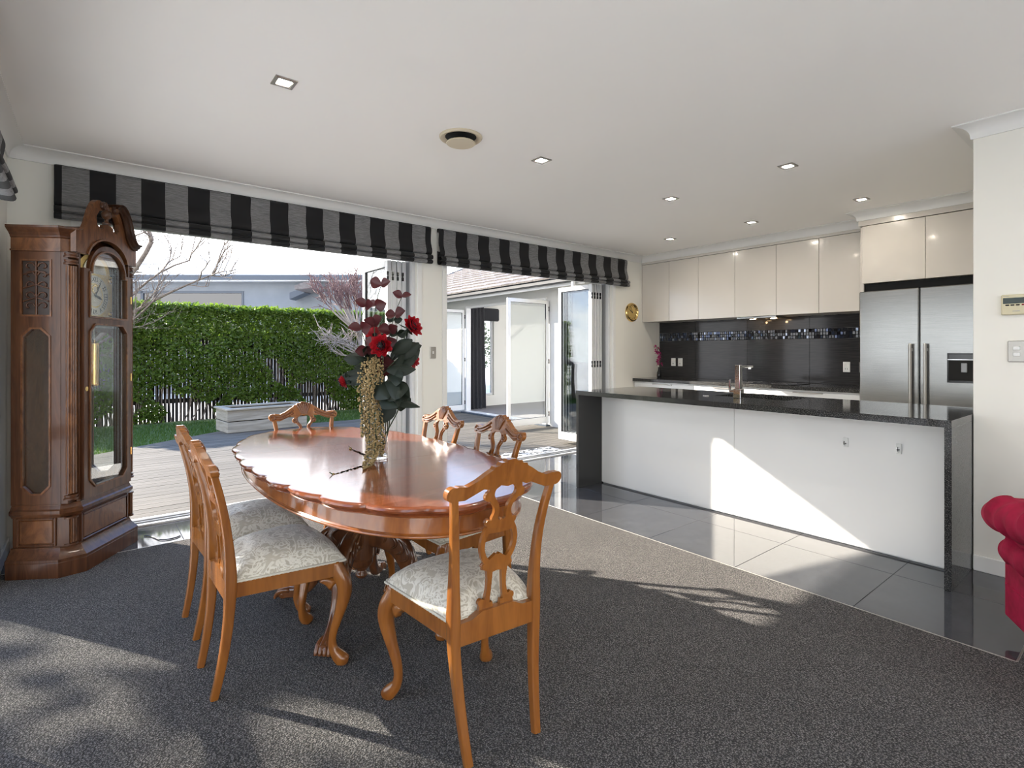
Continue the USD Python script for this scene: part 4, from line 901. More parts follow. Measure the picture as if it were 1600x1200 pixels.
# dial
dl = obj('dial', [mv(xz(ext(unary_union([sbox(DC - .172, 1.525, DC + .172, 1.795), arch(.15, 1.6, 1.795, .125)]), .004)), (0, -BD + .075, 0))], 'brass_dial', gc, smooth=False)
ringp = Point(DC, 1.655).buffer(.128, quad_segs=24).difference(Point(DC, 1.655).buffer(.078, quad_segs=24))
obj('chapter_ring', mv(xz(ext(ringp, .003)), (0, -BD + .0705, 0)), 'dial_silver', dl, smooth=False)
NUM = 'XII I II III IIII V VI VII VIII IX X XI'.split()
for k, nm in enumerate(NUM):
    a = PI / 2 - k * PI / 6; tmx = meshkit.text_mesh(nm, .026, .0012); b_ = tmx.bounds.mean(0); tmx.apply_translation([-b_[0], -b_[1], 0]); tmx = mv(tmx, rz=a - PI / 2); tmx.apply_translation([.103 * math.cos(a), .103 * math.sin(a), 0])
    obj('numeral', mv(xz(tmx), (DC, -BD + .0674, 1.655)), 'dial_ink', dl, smooth=False)
obj('dial_centre', mv(xz(ext(Point(DC, 1.655).buffer(.07), .002)), (0, -BD + .0705, 0)), 'dial_silver', dl, smooth=False)
obj('moon_arch', mv(xz(ext(Point(DC, 1.79).buffer(.108).intersection(sbox(0, 1.797, 1, 2)), .003)), (0, -BD + .0705, 0)), 'dial_silver', dl, smooth=False)
obj('subdial', mv(xz(ext(Point(DC, 1.695).buffer(.028).difference(Point(DC, 1.695).buffer(.019)), .002)), (0, -BD + .068, 0)), 'brass', dl, smooth=False)
for r_, L_, w_, nm in ((1.9, .068, .006, 'hour_hand'), (.5, .10, .004, 'minute_hand')):
    obj(nm, mv(xz(mv(ext(Polygon([(-w_, -.012), (w_, -.012), (w_ * 1.5, L_ * .6), (0, L_), (-w_ * 1.5, L_ * .6)]), .0015), rz=-r_)), (DC, -BD + .064, 1.655)), 'dial_ink', dl, smooth=False)
for sx in (-1, 1):
    for zc in (1.545, 1.765): obj('spandrel', mv(tube([(DC + sx * (.148 + .014 * math.cos(b_)) , -BD + .068, zc + .014 * math.sin(b_)) for b_ in np.linspace(0, 5.5, 12)], .005, 6)), 'brass', dl, smooth=True)
# weights, chains, pendulum
for k, x in enumerate((DC - .095, DC - .02, DC + .055)):
    w_ = obj('weight', mv(lathe([(0, 0), (.020, .002), (.030, .008), (.031, .016), (.029, .02), (.029, .262), (.031, .266), (.030, .276), (.012, .284), (.008, .30), (0, .302)], 28), (x, -BD + .11, 1.075)), 'brass', gc, smooth=40)
    obj('cable', tube([(x, -BD + .11, 1.376), (x, -BD + .11, 1.53)], .0035, 6), 'chrome', w_)
pd = obj('pendulum_rod', [rbox(DC + o - .005, DC + o + .005, -BD + .19, -BD + .196, .66, 1.50, .001) for o in (-.026, 0, .026)] + [rbox(DC - .034, DC + .034, -BD + .189, -BD + .197, z, z + .014, .001) for z in (.70, 1.05, 1.40)], 'chrome', gc)
obj('pendulum_bob', mv(lathe([(0, -.010), (.06, -.006), (.075, 0), (.06, .006), (0, .010)], 36), (DC, -BD + .185, .60), rx=PI / 2), 'brass', pd, smooth=40)
# frieze, cornice and swan neck
hood = foot(.004).difference(sbox(DX0 - .0, -1, DX1 + .0, -BD + .045))
fz = mv(ext(foot(.006).difference(foot(-.02)).difference(sbox(DX0, -1, DX1, -BD + .03)), 2.02 - 1.884), (0, 0, 1.884))
obj('frieze', fz, 'clock_burl', gc, smooth=False)
obj('hood_top', mv(ext(foot(.0), .012), (0, 0, 2.012)), 'clock_wood', gc, smooth=False)
crn = stack([(1.955, .006), (1.962, .012), (1.970, .014), (1.985, .024), (2.002, .040), (2.010, .046), (2.022, .046)])
crn = tm(m3.Manifold(m3.Mesh(np.asarray(crn.vertices, np.float32), np.asarray(crn.faces, np.uint32))) - m3.Manifold.cube((DX1 - DX0 + .10, .5, .4)).translate((DX0 - .05, -.74, 1.8)))
obj('cornice', crn, 'clock_wood', gc, smooth=False)
obj('frieze_bead', stack([(1.880, .006), (1.884, .014), (1.892, .014), (1.896, .006)]) if False else mv(ext(foot(.013).difference(foot(.0)).difference(sbox(DC - .20, -1, DC + .20, -.2)), .010), (0, 0, 1.880)), 'clock_burl', gc, smooth=False)
PXH = dhw + .062
neck = smoothc([(-PXH, 2.018, 0), (-PXH + .07, 2.035, 0), (-.185, 2.10, 0), (-.150, 2.185, 0), (-.105, 2.235, 0), (-.050, 2.232, 0)], 40)[:, :2]
body = [(-PXH, 1.884)] + [(p[0], p[1]) for p in neck] + [(-.052, 2.185), (-.085, 2.175), (-.112, 2.135), (-.105, 2.085), (-.075, 2.062), (-.045, 2.075), (-.030, 2.100), (0, 2.105)]
body += [(0, 1.884)]
bp = affinity.translate(mirror(Polygon(body).buffer(0)), DC, 0).difference(arch(.192, 1.7, 1.850, .150)).difference(sbox(DC - .192, 1.8, DC + .192, 1.885))
pb = obj('pediment', mv(xz(ext(bp, .030)), (0, -BD + .018, 0)), 'clock_burl', gc, smooth=False)
obj('pediment_arch_bead', mv(xz(ext(arch(.202, 1.80, 1.850, .160).difference(arch(.190, 1.7, 1.850, .148)).intersection(sbox(0, 1.884, 1, 2.1)), .012)), (0, -BD - .008, 0)), 'clock_burl', pb, smooth=False)
prof = np.array([(-.060, .018), (.020, .018), (.046, .014), (.044, .006), (.034, .002), (.028, -.008), (.016, -.014), (.012, -.024), (-.060, -.024)])
for s in (-1, 1):
    pth = [np.array([DC + s * (-p[0]) * -1 if s == -1 else DC - p[0], -BD - .010, p[1] - .0]) for p in neck]
    secs = []
    for i in range(len(pth)):
        secs.append(prof * [1, 1])
    # section x runs outwards (-y), section y is normal to the neck
    V = []; pts = np.array(pth); T = np.gradient(pts, axis=0); T /= np.linalg.norm(T, axis=1, keepdims=True)
    for i in range(len(pts)):
        N = np.array([-T[i][2], 0, T[i][0]]); N = N if N[2] > 0 or abs(N[2]) < .3 and N[0] * s > -9 else -N
        if i and V and (N @ lastN) < 0: N = -N
        lastN = N
        for o, h in prof: V.append(pts[i] + np.array([0, -1.0, 0]) * o + N * h)
    k = len(prof); F = []
    for i in range(len(pts) - 1):
        for q in range(k): r_ = (q + 1) % k; F.append((i * k + q, i * k + r_, (i + 1) * k + r_, (i + 1) * k + q))
    b_ = len(V); V += [pts[0], pts[-1]]; m = tm((np.array(V), np.array(F)))
    cp = [(b_, (q + 1) % k, q) for q in range(k)] + [(b_ + 1, (len(pts) - 1) * k + q, (len(pts) - 1) * k + (q + 1) % k) for q in range(k)]
    m = trimesh.Trimesh(m.vertices, np.vstack([m.faces, cp]), process=False)
    if m.volume < 0: m.invert()
    sw = obj('swan_neck', m, 'clock_wood', gc, smooth=28)
    obj('rosette', mv(lathe([(0, .022), (.010, .022), (.016, .016), (.022, .018), (.026, .010), (.026, 0), (0, 0)], 24), (DC + s * .058, -BD - .012, 2.212), rx=PI / 2), 'clock_wood', sw, smooth=35)
fn = lathe([(0, 2.105), (.022, 2.105), (.024, 2.116), (.012, 2.124), (.010, 2.14), (.026, 2.155), (.030, 2.172), (.022, 2.19), (.012, 2.198), (.016, 2.206), (.010, 2.225), (.003, 2.25), (0, 2.252)], 24)
obj('finial', mv(fn, (DC, -BD + .0, 0)), 'clock_wood', gc, smooth=40)
obj('hood_backing', mv(xz(ext(Polygon([(DC - .25, 2.023), (DC + .25, 2.023), (DC + .15, 2.06), (DC - .15, 2.06)]), .10)), (0, -BD + .14, 0)), 'clock_wood', gc, smooth=False)

# ================================================================== vase and flowers
VX, VY, VZ = 1.074, 2.366, TZ + .0006
va = thing('glass_vase', 'clear glass cylinder vase holding the red flowers on the dining table', 'vase', (VX, VY, VZ))
obj('body', lathe([(0, 0), (.046, 0), (.048, .004), (.048, .335), (.0465, .337), (.045, .335), (.045, .018), (.0, .014)], 40, False), 'vase_glass', va, smooth=50)
def at(u, v, d): return np.array([0, 0, CAM_H]) + (d - .1) * (FW + RT * (u - 800) / F_PX + np.array([0, 0, -1]) * (v - HORIZON) / F_PX)
DEP = 2.62
rf = random.Random(21)
def inside(k): a = k * 2.4; return np.array([VX + .022 * math.cos(a), VY + .022 * math.sin(a), VZ + .03])
neckp = lambda k: np.array([VX + .03 * math.cos(k * 2.4), VY + .03 * math.sin(k * 2.4), VZ + .33])
def local(p, o): return np.array(p) - np.array(o)
VO = np.array([VX, VY, VZ])
def anemone(head, d, k, label, r=.062):
    t = thing('flower', label, 'flower', VO); hd = local(head, VO); d = np.array(d, float); d /= np.linalg.norm(d)
    obj('stem', tube(smoothc([local(inside(k), VO), local(neckp(k), VO), hd * .75 + local(neckp(k), VO) * .25 + [0, 0, -.02], hd - d * .015], 16), .0028, 6), 'stem_green', t, smooth=True)
    ps = []
    y = np.cross(d, [0, 0, 1]); y /= np.linalg.norm(y); z = np.cross(d, y)
    for ringi, (nn, open_, L, W) in enumerate(((9, .22, r, .046), (9, .60, r * .92, .042), (8, 1.05, r * .75, .034))):
        for q in range(nn):
            b = 2 * PI * (q + .5 * ringi) / nn + rf.uniform(-.12, .12); rad = math.cos(b) * y + math.sin(b) * z
            dr_ = rad + d * (open_ + rf.uniform(-.1, .1)); m = petal(L * rf.uniform(.9, 1.05), W, .22, 7, tip=2.6)
            # cup inwards towards d
            dd = dr_ / np.linalg.norm(dr_); zz = d - dd * (d @ dd); zz /= np.linalg.norm(zz); yy = np.cross(zz, dd)
            v = m.vertices; ps.append(trimesh.Trimesh(v @ np.stack([dd, yy, zz], 1).T + hd + d * .004 * ringi, m.faces, process=False))
    obj('petals', ps, 'red_petal', t, smooth=True)
    eye = [ball(.017, hd + d * .016, 2, (1, 1, 1))]
    for q in range(26):
        b = q * 2.4; rr = .024 * math.sqrt((q + .5) / 26); c = hd + d * .030 + (math.cos(b) * y + math.sin(b) * z) * rr; eye.append(ball(.0035, c, 1))
    obj('flower_eye', eye, 'flower_eye', t, smooth=True)
    sep = []
    for q in range(5):
        b = 2 * PI * q / 5 + .3; rad = math.cos(b) * y + math.sin(b) * z; sep.append(orient(petal(.05, .022, -.2), hd - d * .012, rad - .3 * d))
    obj('sepals', sep, 'dark_leaf', t, smooth=True)
    return t
cdir = -FW
anemone(at(598, 541, 2.54), cdir + RT * -.15 + [0, 0, .15], 0, 'open red flower with a dark eye, facing the viewer', .060)
anemone(at(640, 512, 2.66), RT * .9 + np.array([0, 0, .45]) - FW * .5, 1, 'red flower highest in the vase, turned to the right', .062)
anemone(at(638, 562, 2.68), RT * 1.0 + np.array([0, 0, .1]) - FW * .25, 2, 'red flower low on the right of the bouquet, half hidden by leaves', .055)
anemone(at(586, 524, 2.72), FW * .6 - RT * .5 + np.array([0, 0, .5]), 3, 'dark red flower behind the open red one, facing away', .045)
anemone(at(541, 594, 2.60), -RT * .9 + np.array([0, 0, -.35]), 4, 'small red bud drooping on the left of the bouquet', .034)
def roundleaf(r): return petal(2 * r, 1.9 * r, .12, 7)
def facing(mesh, p, d, nh):
    d = np.array(d, float); d /= np.linalg.norm(d); nh = np.array(nh, float); z = nh - d * (d @ nh); z /= np.linalg.norm(z); y = np.cross(z, d)
    return trimesh.Trimesh(mesh.vertices @ np.stack([d, y, z], 1).T + np.array(p), mesh.faces, process=False)
def sprig(pts, leaves, k, label, mat, name='eucalyptus_stem', size=.045):
    t = thing(name, label, 'foliage stem', VO); P_ = [local(inside(k), VO), local(neckp(k), VO)] + [local(p, VO) for p in pts]
    c = smoothc(P_, 30); obj('stem', tube(c, np.linspace(.003, .0014, 30), 6), 'stem_green', t, smooth=True); ls = []
    for (p, d, s) in leaves:
        ls = facing(roundleaf(size * s), local(p, VO), d, -FW + np.array([rf.gauss(0, .5), rf.gauss(0, .5), rf.uniform(-.2, .6)])); obj('leaf', ls, mat, t, smooth=True)
    return t
def fan(pts, n, s=1.0, k0=.25):
    """pairs of leaves up a stem through pts"""
    c = smoothc([neckp(0)] + list(pts), 40); out = []
    for j in range(n):
        u = k0 + (1 - k0) * j / (n - 1); p = c[int(u * 39)]
        for sg in (-1, 1):
            a = rf.uniform(-.7, .7); out.append((p, RT * sg * math.cos(a) + FW * math.sin(a) + np.array([0, 0, rf.uniform(-.1, .6)]), s * rf.uniform(.65, 1.05) * (1.1 - .35 * u)))
    return out
e1 = [at(590, 560, 2.62), at(585, 500, 2.62), at(596, 445, 2.62)]; sprig(e1, fan(e1, 5), 5, 'burgundy eucalyptus stem rising tallest at the left of the bouquet', 'burgundy_leaf')
e2 = [at(600, 560, 2.66), at(612, 510, 2.68), at(628, 464, 2.68)]; sprig(e2, fan(e2, 5, .95), 6, 'burgundy eucalyptus stem in the middle of the bouquet', 'burgundy_leaf')
e3 = [at(582, 565, 2.58), at(566, 520, 2.56), at(572, 478, 2.56)]; sprig(e3, fan(e3, 4, .95), 7, 'burgundy eucalyptus stem leaning left over the hanging sprays', 'burgundy_leaf')
e4 = [at(607, 570, 2.70), at(618, 540, 2.72), at(616, 500, 2.74)]; sprig(e4, fan(e4, 5, .8), 8, 'greenish eucalyptus stem at the back of the bouquet', 'dark_leaf')
def bigleaf(p0, d, L, W, label, k, mat='dark_leaf', curve=-.25, n=1):
    t = thing('leaf_stem', label, 'foliage stem', VO); a = local(p0, VO)
    obj('stem', tube(smoothc([local(inside(k), VO), local(neckp(k), VO), a], 12), .003, 6), 'stem_green', t, smooth=True)
    for q in range(n):
        dd = np.array(d, float) + np.array([rf.gauss(0, .35), rf.gauss(0, .35), rf.gauss(0, .3)]) * (q > 0)
        obj('leaf', facing(petal(L * (1 if q == 0 else rf.uniform(.7, 1.1)), W * 1.15, curve, 9), a + (np.array([rf.gauss(0, .028), rf.gauss(0, .028), rf.gauss(0, .035)]) if q else 0), dd, -FW + np.array([rf.gauss(0, .5), rf.gauss(0, .5), rf.uniform(.0, .9)])), mat, t, smooth=True)
bigleaf(at(606, 618, 2.58), RT + np.array([0, 0, -.12]), .155, .075, 'broad dark leaf reaching right over the table', 9)
bigleaf(at(578, 585, 2.58), -RT + np.array([0, 0, -.05]), .16, .075, 'broad green leaf reaching left over the red bud', 10, 'dark_leaf', -.15)
bigleaf(at(604, 596, 2.54), RT * .3 - FW * .7 + np.array([0, 0, -.5]), .13, .085, 'cluster of dark leaves hanging over the vase rim', 11, n=12)
bigleaf(at(622, 560, 2.60), RT * .6 + np.array([0, 0, .5]), .12, .06, 'cluster of dark leaves between the red flowers', 12, n=9)
bigleaf(at(588, 565, 2.60), -RT * .4 - FW * .5 + np.array([0, 0, .3]), .11, .06, 'cluster of dark leaves below the open red flower', 13, n=8)
def strand(pts, label, r0=.0135, k=14):
    t = thing('amaranth_spray', label, 'dried flower spray', VO, group='beige hanging sprays'); c = smoothc([local(p, VO) for p in pts], 60)
    obj('stem', tube(c, .002, 5), 'stem_green', t, smooth=True); bl = []
    L = np.linalg.norm(np.diff(c, axis=0), axis=1).sum(); nb = int(L / .0042)
    for j in range(nb):
        i = min(59, int(j / nb * 59)); clump = .55 + .45 * abs(math.sin(j * .42)); r = r0 * clump * (1 - .5 * (j / nb) ** 4)
        for q in range(2):
            a = rf.uniform(0, 2 * PI); b = ball(rf.uniform(.0036, .0062), (0, 0, 0), 0); b.vertices = b.vertices + c[i] + np.array([math.cos(a), math.sin(a), rf.uniform(-.6, .6)]) * r
            b.vertices[:, 2] = np.maximum(b.vertices[:, 2], .0005); bl.append(b)
    obj('blossoms', bl, 'amaranth', t, smooth=True, kind=None)
zt = VZ + .012
def tbl(u, v): p = at(u, v, 2.5); s = (CAM_H - zt) / (CAM_H - p[2]); q = np.array([0, 0, CAM_H]) + (p - [0, 0, CAM_H]) * s; q[2] = zt; return q
strand([at(575, 560, 2.58), at(566, 575, 2.53), at(564, 620, 2.51), at(565, 684, 2.50)], 'thin beige spray hanging free on the left, clear of the table')
strand([at(580, 558, 2.58), at(575, 572, 2.52), at(576, 640, 2.50), at(577, 690, 2.50), tbl(572, 722), tbl(515, 738)], 'beige spray trailing farthest left along the table')
strand([at(583, 560, 2.57), at(581, 580, 2.52), at(581, 650, 2.52), at(584, 705, 2.52), tbl(566, 731)], 'beige spray ending in a short bend before the vase foot')
strand([at(590, 560, 2.57), at(588, 585, 2.52), at(588, 650, 2.53), at(590, 690, 2.53), tbl(575, 727)], 'thick beige spray hanging down the front of the vase')
strand([at(586, 560, 2.60), at(572, 590, 2.57), at(572, 650, 2.58), at(576, 688, 2.60), tbl(545, 697)], 'beige spray pointing left behind the others on the table')
strand([at(594, 565, 2.56), at(594, 600, 2.53), at(594, 655, 2.54), at(598, 690, 2.54), tbl(592, 712)], 'beige spray hanging on the right side of the vase')
strand([at(584, 558, 2.56), at(578, 585, 2.50), at(584, 640, 2.505), at(586, 700, 2.50), tbl(580, 724)], 'short dense beige spray down the middle of the bundle')

# ================================================================== red velvet armchair
ac = thing('armchair', 'crimson velvet armchair with a rolled pleated arm at the picture edge', 'armchair', (3.137, -.08, 0), math.radians(28.1))
def xsweep(poly, x0, x1, nd, rise=0, endround=.04, shrink=.22):
    m = ext(poly, x1 - x0, nd); v = m.vertices.copy(); x = v[:, 2] + x0
    cy, cz = poly.centroid.x, poly.centroid.y
    e = np.clip((x - (x1 - endround)) / endround, 0, 1); k = 1 - shrink * e ** 2
    y = cy + (v[:, 0] - cy) * k; z = cz + (v[:, 1] - cz) * k + rise * (x1 - x)
    return trimesh.Trimesh(np.stack([x, y, z], 1), m.faces, process=False)
for s in (1, -1):
    roll = unary_union([Point(.425, .545).buffer(.082, quad_segs=10), sbox(.30, .52, .42, .622)])
    a_ = obj('arm', mv(xsweep(sbox(.26, .09, .40, .56).buffer(.012, quad_segs=3), -.40, .41, 10, 0, .010, 0)), 'velvet', ac, smooth=40) if s == 1 else obj('arm', trimesh.Trimesh(xsweep(sbox(.26, .09, .40, .56).buffer(.012, quad_segs=3), -.40, .41, 10, 0, .010, 0).vertices * [1, -1, 1], xsweep(sbox(.26, .09, .40, .56).buffer(.012, quad_segs=3), -.40, .41, 10, 0, .010, 0).faces[:, ::-1], process=False), 'velvet', ac, smooth=40)
    pieces = {'arm_roll': xsweep(roll, -.42, .44, 24, .10, .06), 'arm_bulge': xsweep(affinity.scale(Point(.385, .385).buffer(.062, quad_segs=10), .9, 1.1), -.40, .43, 20, .02, .05)}
    for nm, m in pieces.items():
        v = m.vertices; v[:, 2] += .010 * np.sin(v[:, 0] * 42) * (v[:, 1] > .40) + .006 * np.sin(v[:, 0] * 95); v[:, 1] += .006 * np.sin(v[:, 0] * 60)
        if s < 0: m = trimesh.Trimesh(m.vertices * [1, -1, 1], m.faces[:, ::-1], process=False)
        obj(nm, m, 'velvet', a_, smooth=60)
    wl_ = [tube([(x, s * .411, .232) for x in np.linspace(-.38, .40, 8)], .006, 6), tube([(.405, s * .396, z) for z in np.linspace(.10, .33, 6)], .005, 6)]
    obj('welt', wl_, 'velvet', a_, smooth=True)
obj('base', rbox(-.40, .38, -.26, .26, .09, .30, .02), 'velvet', ac)
obj('seat_cushion', rbox(-.28, .42, -.255, .255, .30, .47, .045), 'velvet', ac)
obj('back', mv(rbox(-.10, .10, -.30, .30, .0, .66, .06), (-.36, 0, .28), ry=-.16), 'velvet', ac)
for sx in (-.33, .34):
    for sy in (-.31, .31): obj('foot', mv(lathe([(0, 0), (.018, 0), (.026, .09), (0, .09)], 12), (sx, sy, 0)), 'clock_wood', ac)
# ================================================================== small floor things
cb = smoothc([(.30, 4.50, .004), (.36, 4.40, .004), (.40, 4.33, .004), (.47, 4.33, .004), (.50, 4.36, .004)], 24)
obj('extension_cable', tube(cb, .004, 6), 'plastic_black', smooth=True, label='thin dark cord lying on the tiles beside the clock base', cat='cord')
# ================================================================== outside
DZ = -.030
rd = random.Random(33); nr = np.random.default_rng(7)
dk = struct('floor_deck', 'weathered timber deck boards running along the house', 'deck')
dpoly = Polygon([(-3.2, YO + .035), (6.38, YO + .035), (6.38, 9.95), (1.75, 9.95), (.42, 8.95), (-3.2, 6.1)])
y = YO + .035; k = 0
while y < 9.95:
    p = dpoly.intersection(sbox(-5, y, 8, y + .136))
    if not p.is_empty and p.area > .01:
        q = ext(p.buffer(-.001, join_style=2), .022); obj('deck_board', mv(q, (0, 0, DZ - .022 - .0004 * (k % 3))), 'deck_board', dk, smooth=False)
    y += .141; k += 1
obj('joist', [bx(-3 + .6 * j, -2.95 + .6 * j, YO + .03, 6.2 + .0 * j if j < 5 else 8.9, -.16, DZ - .024) for j in range(16)], 'soil', dk)
obj('lawn_ground', bx(-14, 6.38, 5.2, 12.62, -.30, -.12), 'lawn', kind='structure', label='strip of lawn between the deck and the hedge', cat='lawn')
obj('ground_yard', bx(-40, 40, 12.62, 60, -.30, -.14), 'yard', kind='structure', label='pale paved ground of the next property behind the hedge', cat='ground')
obj('ground_side', [bx(-40, -14, -10, 12.62, -.30, -.12), bx(-14, XL - .25, -10, 5.2, -.30, -.12), bx(6.38, 40, 10.5, 12.62, -.30, -.12), bx(-14, 12, -12, YB - .25, -.30, -.12)], 'yard', kind='structure', label='paved ground around the house outside the frame', cat='ground')
# grass blades
V = []; F = []
pts = []
for _ in range(26000):
    x_, y_ = rd.uniform(-.8, 6.3), rd.uniform(8.4, 12.1)
    if dpoly.exterior.bounds and (y_ < 9.98 if x_ > 1.75 else y_ < 8.95 + (x_ - .42) * .752 + .05): continue
    pts.append((x_, y_))
for x_, y_ in pts:
    a = rd.uniform(0, 2 * PI); h = rd.uniform(.03, .075); w = .006; b = len(V); lx, ly = rd.gauss(0, .02), rd.gauss(0, .02)
    V += [(x_ - w * math.cos(a), y_ - w * math.sin(a), -.122), (x_ + w * math.cos(a), y_ + w * math.sin(a), -.122), (x_ + lx, y_ + ly, -.122 + h)]; F.append((b, b + 1, b + 2))
obj('grass', trimesh.Trimesh(np.array(V), np.array(F), process=False), 'grass_blade', smooth=False, kind='stuff', label='short winter grass on the lawn before the hedge', cat='grass')
# eave of this house
ev = struct('trim_eave', 'eave of the house above the door openings, soffit and gutter', 'eave')
obj('soffit', bx(-1.1, 6.0, YO + .001, 5.47, 2.47, 2.49), 'soffit', ev); obj('fascia', bx(-1.1, 6.0, 5.47, 5.49, 2.445, 2.62), 'frame_white', ev); obj('gutter', rbox(-1.1, 5.70, 5.492, 5.555, 2.46, 2.54, .01), 'gutter', ev)
obj('roof_slab', bx(-1.1, 6.2, 1.0, 5.5, 2.80, 2.9), 'slate', ev)
# wing of the house
wg = struct('house_wing', 'white wing of the house with a tiled roof across the deck', 'house')
WX = 6.40
fac = ext(sbox(YO, -.1, 13.0, 2.44).difference(sbox(6.98, -1, 9.57, 2.27)), .10); v = fac.vertices
q = trimesh.Trimesh(np.stack([WX + v[:, 2], v[:, 0], v[:, 1]], 1), fac.faces, process=False)
obj('wall', q if q.volume > 0 else trimesh.Trimesh(q.vertices, q.faces[:, ::-1], process=False), 'render_white', wg, smooth=False)
bw = ext(sbox(6.58, -.1, 11.0, 2.6).difference(sbox(6.98, .25, 7.62, 2.08)), .12)
obj('inner_wall', mv(xz(bw), (0, 10.32, 0)), 'wall_paint', wg, smooth=False)
obj('inner_wall', [bx(10.9, 11.0, YO, 10.3, -.1, 2.6)], 'wall_paint', wg); obj('inner_ceiling', bx(6.58, 11, YO, 10.32, 2.46, 2.5), 'ceiling_paint', wg); obj('inner_floor', bx(6.42, 11, YO, 10.2, -.08, .0), 'grey_carpet', wg)
obj('step', rbox(6.30, 6.399, 6.9, 9.65, DZ - .04, -.004, .003), 'slate', wg); obj('sill', rbox(6.36, 6.50, 6.98, 9.57, -.003, .014, .002), 'frame_white', wg)
obj('door_frame', [rbox(WX - .02, WX + .10, 6.98, 7.02, .014, 2.27, .002), rbox(WX - .02, WX + .09, 9.53, 9.57, .014, 2.27, .002), rbox(WX - .02, WX + .10, 7.02, 9.53, 2.23, 2.27, .002)], 'frame_white', wg)
obj('soffit', bx(5.86, WX, YO + .56, 13.3, 2.42, 2.45), 'soffit', wg); obj('fascia', bx(5.845, 5.865, YO + .6, 13.3, 2.33, 2.50), 'frame_white', wg); obj('gutter', rbox(5.74, 5.845, YO + .6, 13.3, 2.375, 2.445, .012), 'gutter', wg)
pit = math.radians(23); S_ = np.array([math.cos(pit), 0, math.sin(pit)]); N_ = np.array([-math.sin(pit), 0, math.cos(pit)])
E0 = np.array([5.76, 0, 2.455])
rp = [E0 + [0, YO + .2, 0], E0 + S_ * 6 + [0, YO + .2, 0], E0 + S_ * 6 + [0, 13.35, 0], E0 + [0, 13.35, 0]]
vv = np.array(rp + [p - N_ * .05 for p in rp]); obj('roof_deck', trimesh.convex.convex_hull(vv), 'slate', wg, smooth=False)
obj('barge_board', trimesh.convex.convex_hull(np.array([E0 + S_ * a + N_ * b + [0, c, 0] for a in (-.02, 6) for b in (-.14, .05) for c in (13.35, 13.40)])), 'slate', wg, smooth=False)
for i in range(15):
    for j in range(19):
        y0 = 13.33 - .42 * (j + 1); off = (.21 if i % 2 else 0)
        y0 += off * 0; t0 = -.03 + .30 * i
        pts_ = []
        for a, h in ((t0, .034), (t0 + .33, .008)):
            for b_, hh in ((0, 0), (.14, .010), (.28, 0), (.416, .012)):
                pts_.append(E0 + S_ * a + N_ * (h + hh) + [0, y0 + b_, 0]); pts_.append(E0 + S_ * a + N_ * (h - .022) + [0, y0 + b_, 0])
        obj('roof_tile', trimesh.convex.convex_hull(np.array(pts_)), 'roof_tile', wg, smooth=False)
dp = smoothc([(5.80, 5.72, 2.385), (5.80, 5.72, 2.30), (5.88, 5.68, 2.26), (6.1, 5.6, 2.235), (6.33, 5.52, 2.22)], 24)
dpo = obj('downpipe', tube(dp, .034, 14), 'frame_white', wg, smooth=True); obj('downpipe_drop', tube([(6.35, 5.52, 2.25), (6.35, 5.52, 1.2), (6.35, 5.52, .0)], .034, 12), 'frame_white', dpo, smooth=True)
for (y0, hd_, n_, ln) in ((6.93, True, 1, .93), (9.62, False, 1, .93)):
    leaf(wg, ln, 2.17, lambda m, y0=y0: mv(m, (WX - .02, y0, 0), rz=PI), handle=False, z0=.03)
t = struct('window_4', 'window in the far wing room looking onto green shrubs', 'window')
f_ = obj('window_frame', mv(ring(6.98, 7.62, .25, 2.08, .045, -.02, .04), (0, 10.27, 0)), 'frame_white', t); obj('pane', rbox(7.02, 7.58, 10.275, 10.281, .29, 2.04, .001), 'pane', f_, smooth=False)
def drape(x0, x1, yb, z0, z1, nf, taper):
    n = 90; u = np.linspace(0, 1, n); X = x0 + (x1 - x0) * u; rows = np.linspace(0, 1, 12); V = []
    for w in rows:
        k = 1 - taper * w * 0; V += [(x0 + (X[i] - x0) * (1 + taper * (1 - w) * -1), yb + .03 * math.sin(u[i] * nf * 2 * PI) * (.6 + .4 * (1 - w)), z1 + (z0 - z1) * (1 - w) if False else z0 + (z1 - z0) * w) for i in range(n)]
    F = [(r * n + i, r * n + i + 1, (r + 1) * n + i + 1, (r + 1) * n + i) for r in range(11) for i in range(n - 1)]
    m = tm((np.array(V), np.array(F))); b = m.copy(); b.vertices = b.vertices + [0, .006, 0]; b.invert(); return cat_([m, b])
obj('curtain', drape(6.51, 7.0, 9.75, .01, 2.40, 5, -.12), 'curtain', smooth=60, label='dark full length curtain inside the wing room', cat='curtain')
obj('valance', rbox(7.0, 7.72, 10.10, 10.20, 2.02, 2.32, .03), 'curtain', label='dark roman blind above the window of the wing room', cat='blind')
# leaf clouds
def cloud(pts, size, spread=None, nrm=None, up=.4):
    pts = np.asarray(pts); n = len(pts); a = nr.uniform(0, 2 * PI, n); el = nr.normal(0, .6, n) + up * .3
    d = np.stack([np.cos(a) * np.cos(el), np.sin(a) * np.cos(el), np.sin(el)], 1)
    r = nr.normal(size=(n, 3)); s = np.cross(d, r); s /= np.linalg.norm(s, axis=1, keepdims=True); nz = np.cross(d, s)
    L = size * nr.uniform(.6, 1.25, n)[:, None]; W = L * .30
    V = np.stack([pts, pts + d * L * .45 + s * W + nz * L * .08, pts + d * L, pts + d * L * .45 - s * W + nz * L * .08], 1).reshape(-1, 3)
    b = np.arange(n)[:, None] * 4; F = np.concatenate([b + [0, 1, 2], b + [0, 2, 3]], 0)
    return trimesh.Trimesh(V, F, process=False)
